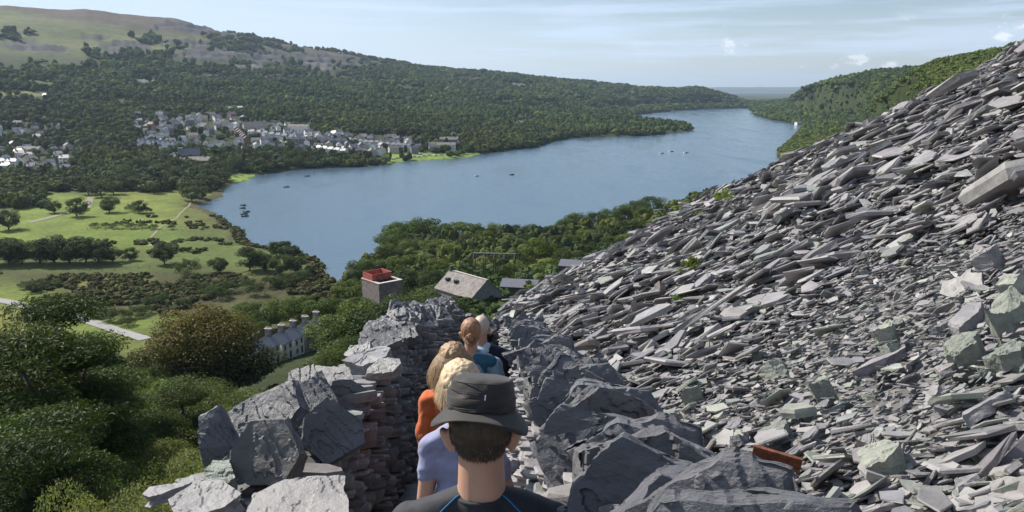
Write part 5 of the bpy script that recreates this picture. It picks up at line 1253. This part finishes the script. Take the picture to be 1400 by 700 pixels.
def make_person(px, pyh, c, label, build, yaw=0., hyaw=0.):
    p = at(px, pyh, c); zf = path_z(p.y) + .0; hgt_ = (p.z - zf) / .93; k = hgt_ / 1.5
    root = empty('person', (p.x, p.y, zf), yaw); tag(root, label, 'person')
    hc = Vector((0, 0, .93 * hgt_)); hs = (.98 if hgt_ < 1.55 else 1.0) * 1.0
    shw = build.get('shw', .118) * hgt_; shz = .808 * hgt_; sk = build.get('skin', M_skin); leg = build.get('leg', None)
    P = head_prims(hc, hs, hyaw); nr = build.get('neck', .050)
    nb = Vector((0, -.022, shz + .012)); P += [cap(nb + Vector((0, 0, -.02)), hc + Vector((0, -.010, -.05)), nr * 1.08, nr * .98), cap(Vector((-shw*.55, -.012, shz - .05)), Vector((shw*.55, -.012, shz - .05)), .045 * k, .045 * k), cap(nb + Vector((0, 0, .012)), Vector((shw*.9, -.010, shz - .050)), .038 * k, .034 * k), cap(nb + Vector((0, 0, .012)), Vector((-shw*.9, -.010, shz - .050)), .038 * k, .034 * k)]
    P += [bell((0, 0, .73 * hgt_), (.105 * k, .072 * k, .13 * k)), bell((0, 0, .62 * hgt_), (.093 * k, .066 * k, .13 * k)), bell((0, -.005, .53 * hgt_), (.108 * k, .078 * k, .10 * k))]
    arms = {}
    for sg, key in ((-1, 'L'), (1, 'R')):
        sh = Vector((sg * shw, -.005, shz - .058 * k)); el = build.get('el' + key); wr = build.get('wr' + key)
        el = Vector(el) * hgt_ if el else Vector((sg * (shw + .035), -.02, .62 * hgt_)); wr = Vector(wr) * hgt_ if wr else Vector((sg * (shw + .05), .06, .475 * hgt_))
        arms[key] = (sh, el, wr); P += [cap(sh, el, .040 * k, .031 * k), cap(el, el.lerp(wr, .35), .031 * k, .032 * k), cap(el.lerp(wr, .35), wr, .032 * k, .020 * k)]
        P += hand(wr, (wr - el).normalized() * 1.0 + Vector((0, 0, -.35)), Vector((-sg * 1.0, .3, 0)), sg, k * .95)
    st = .10 * hgt_
    for sg in (-1, 1):
        hp = Vector((sg * .055 * hgt_, 0, .50 * hgt_)); kn = Vector((sg * .058 * hgt_, .05 + sg * .06 * k, .275 * hgt_)); an = Vector((sg * .055 * hgt_, -.01 + sg * .10 * k, .05 * hgt_))
        P += [cap(hp, kn, .070 * k, .046 * k), cap(kn, kn.lerp(an, .35), .046 * k, .047 * k), cap(kn.lerp(an, .35), an, .046 * k, .028 * k)]
    body = volume('body', P, sk, .0055, 6, root)
    for sg in (-1, 1):
        an = Vector((sg * .055 * hgt_, -.01 + sg * .10 * k, .05 * hgt_))
        volume('shoe', [cap(an + Vector((0, -.03, -.035)), an + Vector((sg * .01, .13 * k, -.048)), .038 * k, .030 * k), bell(an + Vector((0, -.01, -.01)), (.038 * k, .045 * k, .045 * k))], M_shoe, .008, 4, root)
    R = Euler((0, 0, hyaw)).to_matrix()
    for sg in (-1, 1):
        e = MB(); eb = bmesh.new(); bmesh.ops.create_uvsphere(eb, u_segments=10, v_segments=8, radius=.012); me = bpy.data.meshes.new('eye'); eb.to_mesh(me); eb.free(); me.materials.append(M_eye); link('eye', me, root, hc + R @ Vector((sg * .03, .080, .002)))
    # trousers or shorts
    T = [bell((0, -.004, .525 * hgt_), (.118 * k, .088 * k, .085 * k))]
    for sg in (-1, 1):
        hp = Vector((sg * .055 * hgt_, 0, .50 * hgt_)); kn = Vector((sg * .058 * hgt_, .05 + sg * .06 * k, .275 * hgt_)); an = Vector((sg * .055 * hgt_, -.01 + sg * .10 * k, .07 * hgt_))
        T += [cap(hp, kn, .082 * k, .064 * k)] + ([cap(kn, an, .060 * k, .048 * k)] if build.get('long') else [])
    volume('trousers' if build.get('long') else 'shorts', T, build.get('tm', M_short), .009, 5, root, folds(.006))
    return root, hc, hgt_, k, shw, shz, arms, R
def top_prims(hgt_, k, shw, shz, arms, slv=.45, fat=.012, low=.50, neck_up=0., loose=0.):
    P = [cap((-shw * .60, -.012, shz - .05 * k), (shw * .60, -.012, shz - .05 * k), .052 * k + fat * .6, .052 * k + fat * .6)]
    P += [cap((sg * .030 * k, -.020, shz + .004 + neck_up), (sg * shw * .95, -.010, shz - .050 * k), .042 * k + fat * .5, .040 * k + fat * .6) for sg in (-1, 1)]
    P += [bell((0, -.002, .725 * hgt_), (.112 * k + fat, .080 * k + fat, .14 * k)), bell((0, 0, .63 * hgt_), (.108 * k + fat + loose, .078 * k + fat, .14 * k)), bell((0, -.004, (low + .035) * hgt_), (.116 * k + fat + loose, .088 * k + fat, .07 * k))]
    for key, sg in (('L', -1), ('R', 1)):
        sh, el, wr = arms[key]
        if slv <= 1: P += [cap(sh, sh.lerp(el, slv), .046 * k + fat * .7, .042 * k + fat)]
        else: P += [cap(sh, el, .046 * k + fat * .6, .038 * k + fat * .6), cap(el, el.lerp(wr, slv - 1), .038 * k + fat * .6, .028 * k + fat * .6)]
    return P
def hair_strands(name, n, seed, region, mat, root, length, r, drop=.0, wav=.0, segs=4):
    """thin flat strands; region gives (point, normal); length in metres"""
    rg = np.random.default_rng(seed); V = []; Q = []
    for i in range(n):
        p, nm = region(rg); l = length * rg.uniform(.6, 1.15); d = nm.copy(); sdv = np.cross(nm, [0, 0, 1.]); sdv /= (np.linalg.norm(sdv) + 1e-6)
        b0 = len(V)
        for s in range(segs + 1):
            t = s / segs; w_ = r * (1 - t * .7); q = p + sdv * wav * math.sin(t * 7 + i) * t
            V += [q - sdv * w_, q + sdv * w_]
            d = d * (1 - drop) + np.array([0, 0, -1.]) * drop; d /= np.linalg.norm(d); p = p + d * l / segs
        for s in range(segs): Q.append((b0+2*s, b0+2*s+1, b0+2*s+3, b0+2*s+2))
    return link(name, mesh_np(name, np.array(V), [np.array(Q)], None, [mat]), root)
def hair_mat(name, a, b_, sc=60):
    m, nt, b = nt_new(name); f = noise(nt, sc, 4, .7, stretch=(1, 1, .15)); nt.links.new(ramp(nt, f, [(.3, a), (.7, b_)]), b.inputs['Base Color']); b.inputs['Roughness'].default_value = .45
    bump(nt, b, noise(nt, sc * 3, 4, .7, stretch=(1, 1, .12)), .8, .004); return m
M_shoe = cloth_mat('shoe_fabric', (.10, .10, .11)); M_short = cloth_mat('shorts_fabric', (.11, .12, .15)); M_eye = simple('eye', (.6, .6, .6), .2, 5, .05, 0)
M_hat = cloth_mat('charcoal_hat_cloth', (.030, .027, .026), 300, .2, .7); M_tee = cloth_mat('black_sport_cloth', (.022, .025, .032), 400, .2, .7); M_pipe = cloth_mat('blue_piping', (.02, .16, .36))
M_hdark = hair_mat('dark_short_hair', (.030, .020, .014), (.085, .055, .035), 120); M_hbl = hair_mat('blond_hair', (.42, .30, .17), (.68, .54, .36)); M_hbr = hair_mat('light_brown_hair', (.16, .09, .045), (.42, .27, .14)); M_hco = hair_mat('copper_brown_hair', (.17, .08, .038), (.38, .20, .10))
# 1 the boy in the bucket hat
root, hc, hg, k, shw, shz, arms, R = make_person(658, 584, 1.80, 'boy in a black bucket hat and dark sports shirt with blue piping, nearest the camera', dict(shw=.112, neck=.053))
volume('hair', [bell(hc + Vector((0, -.014, .036)), (.0750, .0945, .070)), bell(hc + Vector((0, -.042, .008)), (.068, .062, .036))], M_hdark, .005, 3, root)
bpy.context.view_layer.update(); BODY = [o for o in root.children if o.name.startswith('body')][0]
def reg(rg):
    while True:
        a = rg.uniform(-2.75, -.39); z = -.044 + .10 * rg.random() ** .62
        if z < -.01 and abs(a + PI/2) > .95: continue
        d = Vector((math.cos(a), math.sin(a), -.05)); ok_, l_, n_, _ = BODY.ray_cast(hc + Vector((0, -.014, z)) + d * .3, -d)
        if ok_ and (l_ - hc).length < .16: break
    n_ = np.array(n_[:]); fz = np.clip((z + .062) / .05, .25, 1); return np.array(l_[:]) + n_ * .001, (n_ * .30 + np.array([0, 0, -.9])) 
hair_strands('hair_nap', 9000, 3, reg, M_hdark, root, .009, .00055, .12, 0, 2)
def revolve(name, prof_, mat, parent, loc, sx=1, sy=1, n=72, wave=0, seed=0, disp=0):
    vs = []; fs = []; rg = np.random.default_rng(seed)
    for i, (r, z) in enumerate(prof_):
        for q in range(n):
            t = 2*PI*q/n; wv = wave * (i / len(prof_)) if callable(wave) is False else wave(t, i)
            dn = disp * (float(vnoise(math.cos(t)*3 + i*.4 + 9, math.sin(t)*3 + i*.3 + 9, seed)) - .5)
            vs.append(((r + dn) * math.cos(t) * sx, (r + dn) * math.sin(t) * sy, z + wv))
    for i in range(len(prof_) - 1):
        for q in range(n): fs.append((i*n+q, i*n+(q+1) % n, (i+1)*n+(q+1) % n, (i+1)*n+q))
    mb = MB(); mb.add(vs, fs); o = mb.build(name, mat, parent, True, loc); return o
HT = empty('bucket_hat', hc + Vector((0, -.006, .052)))
HT.parent = root; HT.scale = (.925, .925, .95); HT.rotation_euler = (-.26, .06, 0)
crown_ = [(.0, .074), (.03, .0745), (.058, .073), (.068, .069), (.0735, .065), (.0765, .060), (.079, .048), (.0815, .04), (.083, .03), (.0835, .028), (.084, .012), (.086, .0)]
revolve('hat_crown', crown_, M_hat, HT, (0, 0, 0), .98, 1.16, seed=3, disp=.010)
def bw(t, i): return ((math.sin(t * 2 + .5) * .007 + math.sin(t * 3) * .005 + (-.014 if math.sin(t) < 0 else 0) * 0) - abs(math.cos(t)) ** 3 * .036) * (i / 12) ** 1.3
prof_b = [(.0855, .003)] + [(.0855 + .041 * j / 10, -.002 - .014 * (j / 10) ** 1.1) for j in range(1, 11)] + [(.1275, -.0175), (.126, -.0195)] + [(.0855 + .039 * j / 6, -.006 - .014 * (j / 6) ** 1.1) for j in range(5, -1, -1)]
def bw2(t, i):
    u = i if i <= 12 else max(0, 12 - (i - 12) * 2); return bw(t, u)
revolve('brim', prof_b, M_hat, HT, (0, 0, 0), .93, 1.10, wave=bw2, seed=8, disp=.003)
revolve('hat_band', [(.0845, .006), (.0862, .008), (.0862, .026), (.0845, .028)], M_hat, HT, (0, 0, 0), .985, 1.16)
for rr, zz in ((.0865, .0035), (.0815, .0425), (.0760, .0615)): revolve('seam', [(rr, zz), (rr + .0012, zz + .001), (rr, zz + .002)], M_hat, HT, (0, 0, 0), .985, 1.16)
c = MB(); c.box((.010, -.0985, .034), (.0028, .002, .012), ry=.05); c.build('logo_tag', simple('white_print', (.7, .7, .72), .6, 5, .05, 0), HT)
volume('shirt', top_prims(hg, k, shw, shz, arms, .62, .010) + [cap((0, -.022, shz - .06), (0, -.022, shz + .004), .070, .064)], M_tee, .005, 22, root, folds(.006, 1.3))
for sg in (-1, 1):                    # raglan piping from the neck down across the shoulder blade
    bpy.context.view_layer.update(); sh_o = [o for o in root.children if o.name.startswith('shirt')][0]; pts = []
    for t in np.linspace(0, 1, 14):
        x_ = sg * (.048 + .105 * t); y_ = -.30; z_ = shz + .035 - .115 * t ** 1.25
        ok_, loc_, nn_, _ = sh_o.ray_cast(Vector((x_, y_, z_)), Vector((0, 1, 0)))
        if ok_: pts.append(loc_ + nn_ * .0006)
    if len(pts) > 3: c = MB(); c.tube(pts, [.0020] * len(pts), 6); c.build('piping', M_pipe, root, True)
c = MB(); nb = Vector((0, -.012, shz + .035))
ring = [Vector((math.cos(t) * .0550, -.022 + math.sin(t) * .0550, shz + .022 - .006 * math.sin(t))) for t in np.linspace(0, 2*PI, 36)]
c.tube(ring, [.0048] * 36, 8, False); c.build('collar', M_tee, root, True)
# 2 fair child in lavender
root, hc, hg, k, shw, shz, arms, R = make_person(630, 531, 3.0, 'fair haired child in a lavender t-shirt, mostly hidden behind the boy in the hat', dict(shw=.078, elL=(-.100, -.02, .63), wrL=(-.108, .01, .50), elR=(.128, .0, .62), wrR=(.165, .03, .47)))
M_lav = cloth_mat('lavender_cloth', (.25, .26, .40)); volume('shirt', top_prims(hg, k, shw, shz, arms, .50, .006, loose=.0), M_lav, .007, 14, root, folds(.014))
volume('hair', [bell(hc + Vector((0, -.014, .026)), (.080, .099, .094)), bell(hc + Vector((0, -.045, -.035)), (.066, .062, .055))], M_hbl, .006, 3, root, lambda c_: (fbm(c_[:, 0] * 90, c_[:, 2] * 25 + c_[:, 1] * 60, 5, 3) - .5) * .014)
def reg2(rg):
    d = ball(1, rg)[0]; d[2] = abs(d[2]) * 1.1 - .3; return np.array(hc[:]) + np.array([d[0] * .080, -.014 + d[1] * .099, .024 + d[2] * .092]), d * .5 + np.array([d[0] * .3, 0, -.1])
hair_strands('hair_locks', 5000, 5, reg2, M_hbl, root, .05, .0010, .35, .002)
# 3 girl in orange
root, hc, hg, k, shw, shz, arms, R = make_person(620, 493, 4.6, 'girl with tousled shoulder length light brown hair in an orange top', dict(shw=.092, elL=(-.120, -.02, .63), wrL=(-.12, .05, .50)), 0, -.35)
M_or = cloth_mat('orange_cloth', (.50, .115, .035)); volume('top', top_prims(hg, k, shw, shz, arms, 1.85, .022, loose=.03), M_or, .008, 5, root, folds(.020, .8, 3))
volume('hood', [bell((0, -.055, shz + .005), (.085, .045, .040)), cap((-.06, -.02, shz + .03), (.06, -.02, shz + .03), .035, .035)], M_or, .008, 4, root, folds(.006, 1.4, 8))
volume('hair', [bell(hc + Vector((0, -.016, .024)), (.086, .103, .096)), bell(hc + Vector((0, -.050, -.055)), (.082, .066, .075)), bell(hc + Vector((-.02, -.06, -.105)), (.070, .050, .050))], M_hbr, .007, 3, root, lambda c_: (fbm(c_[:, 0] * 60, c_[:, 2] * 18 + c_[:, 1] * 40, 5, 3) - .5) * .020)
def reg3(rg):
    d = ball(1, rg)[0]; d[2] = d[2] * .8 + .1; return np.array(hc[:]) + np.array([d[0] * .086, -.018 + min(d[1], .4) * .103, .0 + d[2] * .10]), d * .6 + np.array([0, -.1, -.3])
hair_strands('hair_locks', 7000, 7, reg3, M_hbr, root, .14, .0012, .30, .008)
# 4 woman with a bun
root, hc, hg, k, shw, shz, arms, R = make_person(644, 454, 6.2, 'woman with copper hair in a low bun, blue grey fleece with teal shoulder panel', dict(shw=.112, long=True, elR=(.15, -.02, .62), wrR=(.15, .04, .50)), 0, 0)
M_fl = cloth_mat('blue_grey_fleece', (.20, .30, .40)); M_te = cloth_mat('dark_teal_cloth', (.025, .10, .16))
volume('fleece', top_prims(hg, k, shw, shz, arms, 1.9, .016, loose=.01), M_fl, .008, 5, root, folds(.014, .8, 5))
volume('shoulder_panel', [cap((shw * .25, -.040, shz - .004), (shw * .85, -.035, shz - .030), .050, .050), cap((shw * .55, -.052, shz - .03), (shw * .60, -.060, shz - .14), .050, .012)], M_te, .007, 3, root)
volume('collar', [cap((-.045, -.02, shz + .035), (.045, -.02, shz + .035), .034, .034)], cloth_mat('pale_teal_cloth', (.06, .24, .33)), .007, 3, root)
volume('hair', [bell(hc + Vector((0, -.012, .024)), (.080, .100, .096)), bell(hc + Vector((0, -.040, -.030)), (.066, .064, .060))], M_hco, .006, 3, root, lambda c_: (fbm(c_[:, 0] * 80, c_[:, 2] * 20 + c_[:, 1] * 50, 5, 3) - .5) * .008)
volume('hair_bun', [bell(hc + Vector((.002, -.118, -.010)), (.034, .030, .036)), bell(hc + Vector((-.004, -.105, -.055)), (.020, .022, .034))], M_hco, .005, 2, root, lambda c_: (fbm(c_[:, 0] * 120, c_[:, 2] * 60, 5, 3) - .5) * .010)
def reg4(rg):
    a = rg.uniform(0, 2 * PI); d = np.array([math.cos(a), 0, math.sin(a)]); return np.array(hc[:]) + np.array([.002 + d[0] * .03, -.125, -.015 + d[2] * .03]), d + np.array([0, -.6, 0])
hair_strands('hair_wisps', 260, 8, reg4, M_hco, root, .03, .0012, .2, .003)
# 5 man at the front
root, hc, hg, k, shw, shz, arms, R = make_person(658, 447, 7.2, 'grey haired man in a navy jacket with a pale hood, farthest down the path', dict(shw=.125, long=True, skin=M_skin2), 0, -.25)
M_nv = cloth_mat('navy_cloth', (.012, .015, .028)); M_hd = cloth_mat('pale_hood_cloth', (.36, .44, .52))
volume('jacket', top_prims(hg, k, shw, shz, arms, 1.95, .024, loose=.02), M_nv, .009, 5, root, folds(.008, .8, 7))
volume('hood', [cap((-.05, -.03, shz + .028), (.05, -.03, shz + .028), .040, .040), bell((0, -.07, shz + .0), (.075, .035, .035))], M_hd, .008, 3, root, folds(.006, 1.5, 2))
volume('hair', [bell(hc + Vector((0, -.010, .020)), (.0765, .096, .091))], hair_mat('cropped_grey_hair', (.36, .27, .22), (.52, .42, .36)), .006, 3, root)
# ---------- camera, sky, sun, air ----------
cam = bpy.data.cameras.new('camera'); cam.sensor_width = 36; cam.lens = 36 * F / 1400; cam.clip_start = .05; cam.clip_end = 90000
co = bpy.data.objects.new('camera', cam); COL.objects.link(co); co.location = (0, 0, H); co.rotation_euler = (PI/2 - PITCH, 0, 0)
scene.camera = co
SUN_AZ, SUN_EL = math.radians(-57), math.radians(41)     # bearing from +y, clockwise positive
sv = Vector((math.sin(SUN_AZ)*math.cos(SUN_EL), math.cos(SUN_AZ)*math.cos(SUN_EL), math.sin(SUN_EL)))
sl = bpy.data.lights.new('sun', 'SUN'); sl.energy = 5.0; sl.angle = math.radians(.55); sl.color = (1, .93, .82)
so = bpy.data.objects.new('sun', sl); COL.objects.link(so); so.rotation_euler = sv.to_track_quat('Z', 'Y').to_euler()
w = bpy.data.worlds.new('World'); scene.world = w; w.use_nodes = True; nt = w.node_tree
bg = nt.nodes['Background']; bg.inputs['Strength'].default_value = .07
sky = nt.nodes.new('ShaderNodeTexSky'); sky.sky_type = 'NISHITA'; sky.sun_disc = False
sky.sun_elevation = SUN_EL; sky.sun_rotation = SUN_AZ; sky.altitude = 200; sky.air_density = 1.0; sky.dust_density = .6; sky.ozone_density = 2.5
# thin streaks and small puffs of cloud, in the sky's own directions
tc = nt.nodes.new('ShaderNodeTexCoord'); sx = nt.nodes.new('ShaderNodeSeparateXYZ'); nt.links.new(tc.outputs['Generated'], sx.inputs[0])
def M(op, a, b=None, c=None):
    n = nt.nodes.new('ShaderNodeMath'); n.operation = op
    for i, v in enumerate((a, b, c)):
        if v is None: continue
        if isinstance(v, (int, float)): n.inputs[i].default_value = v
        else: nt.links.new(v, n.inputs[i])
    return n.outputs[0]
def wn(scale, det, st, off=(0, 0, 0), rough=.6):
    mp = nt.nodes.new('ShaderNodeMapping'); mp.inputs['Scale'].default_value = st; mp.inputs['Location'].default_value = off
    nt.links.new(tc.outputs['Generated'], mp.inputs['Vector'])
    n = nt.nodes.new('ShaderNodeTexNoise'); n.inputs['Scale'].default_value = scale; n.inputs['Detail'].default_value = det; n.inputs['Roughness'].default_value = rough
    nt.links.new(mp.outputs[0], n.inputs['Vector']); return n.outputs['Fac']
def smooth(v, a, b_):
    n = nt.nodes.new('ShaderNodeMapRange'); n.interpolation_type = 'SMOOTHSTEP'; n.inputs['From Min'].default_value = a; n.inputs['From Max'].default_value = b_
    nt.links.new(v, n.inputs['Value']); return n.outputs[0]
el = sx.outputs['Z']
cirrus = M('MULTIPLY', smooth(wn(3.0, 6, (1, 1, 16), (2.3, 0, .4)), .44, .66), M('MULTIPLY', smooth(el, .0, .03), .75))
veil = M('MULTIPLY', M('SUBTRACT', 1.0, smooth(el, .0, .16)), .35)
leftveil = M('MULTIPLY', smooth(M('MULTIPLY', sx.outputs['X'], -1.0), -.35, .5), .55)
thin = M('MINIMUM', M('ADD', M('ADD', veil, leftveil), M('MULTIPLY', cirrus, .7)), .92)
puffs = M('MULTIPLY', smooth(wn(17, 6, (1, 1, 1.8), (.7, .2, .1), .62), .585, .66), M('MULTIPLY', smooth(el, .01, .03), M('SUBTRACT', 1.0, smooth(el, .055, .085))))
puffs = M('MULTIPLY', puffs, smooth(sx.outputs['X'], .12, .3))
mx = nt.nodes.new('ShaderNodeMix'); mx.data_type = 'RGBA'; nt.links.new(thin, mx.inputs[0]); nt.links.new(sky.outputs[0], mx.inputs[6]); mx.inputs[7].default_value = (6.9, 8.3, 10.4, 1)
mx2 = nt.nodes.new('ShaderNodeMix'); mx2.data_type = 'RGBA'; nt.links.new(M('MULTIPLY', puffs, .75), mx2.inputs[0]); nt.links.new(mx.outputs[2], mx2.inputs[6]); mx2.inputs[7].default_value = (10.5, 10.8, 11.2, 1)
nt.links.new(mx2.outputs[2], bg.inputs['Color'])
hz = MB(); hz.box((0, 0, 224), (54600, 54600, 460))
mh = bpy.data.materials.new('haze'); mh.use_nodes = True; nt = mh.node_tree
nt.nodes.remove(nt.nodes['Principled BSDF'])
pv = nt.nodes.new('ShaderNodeVolumePrincipled'); pv.inputs['Color'].default_value = (.62, .79, 1.0, 1); pv.inputs['Density'].default_value = .000042; pv.inputs['Anisotropy'].default_value = .3
nt.links.new(pv.outputs[0], nt.nodes['Material Output'].inputs['Volume'])
HAZE = True
if HAZE: tag(hz.build('haze', mh), kind='stuff')
vs = scene.view_settings; vs.view_transform = 'Standard'; vs.look = 'None'; vs.gamma = 1; vs.exposure = .58; vs.use_curve_mapping = False
scene.display_settings.display_device = 'sRGB'
scene.cycles.max_bounces = 6; scene.cycles.diffuse_bounces = 3; scene.cycles.glossy_bounces = 3; scene.cycles.transmission_bounces = 3; scene.cycles.transparent_max_bounces = 6; scene.cycles.volume_bounces = 0
scene.cycles.use_denoising = True
for o in list(bpy.data.objects): pass
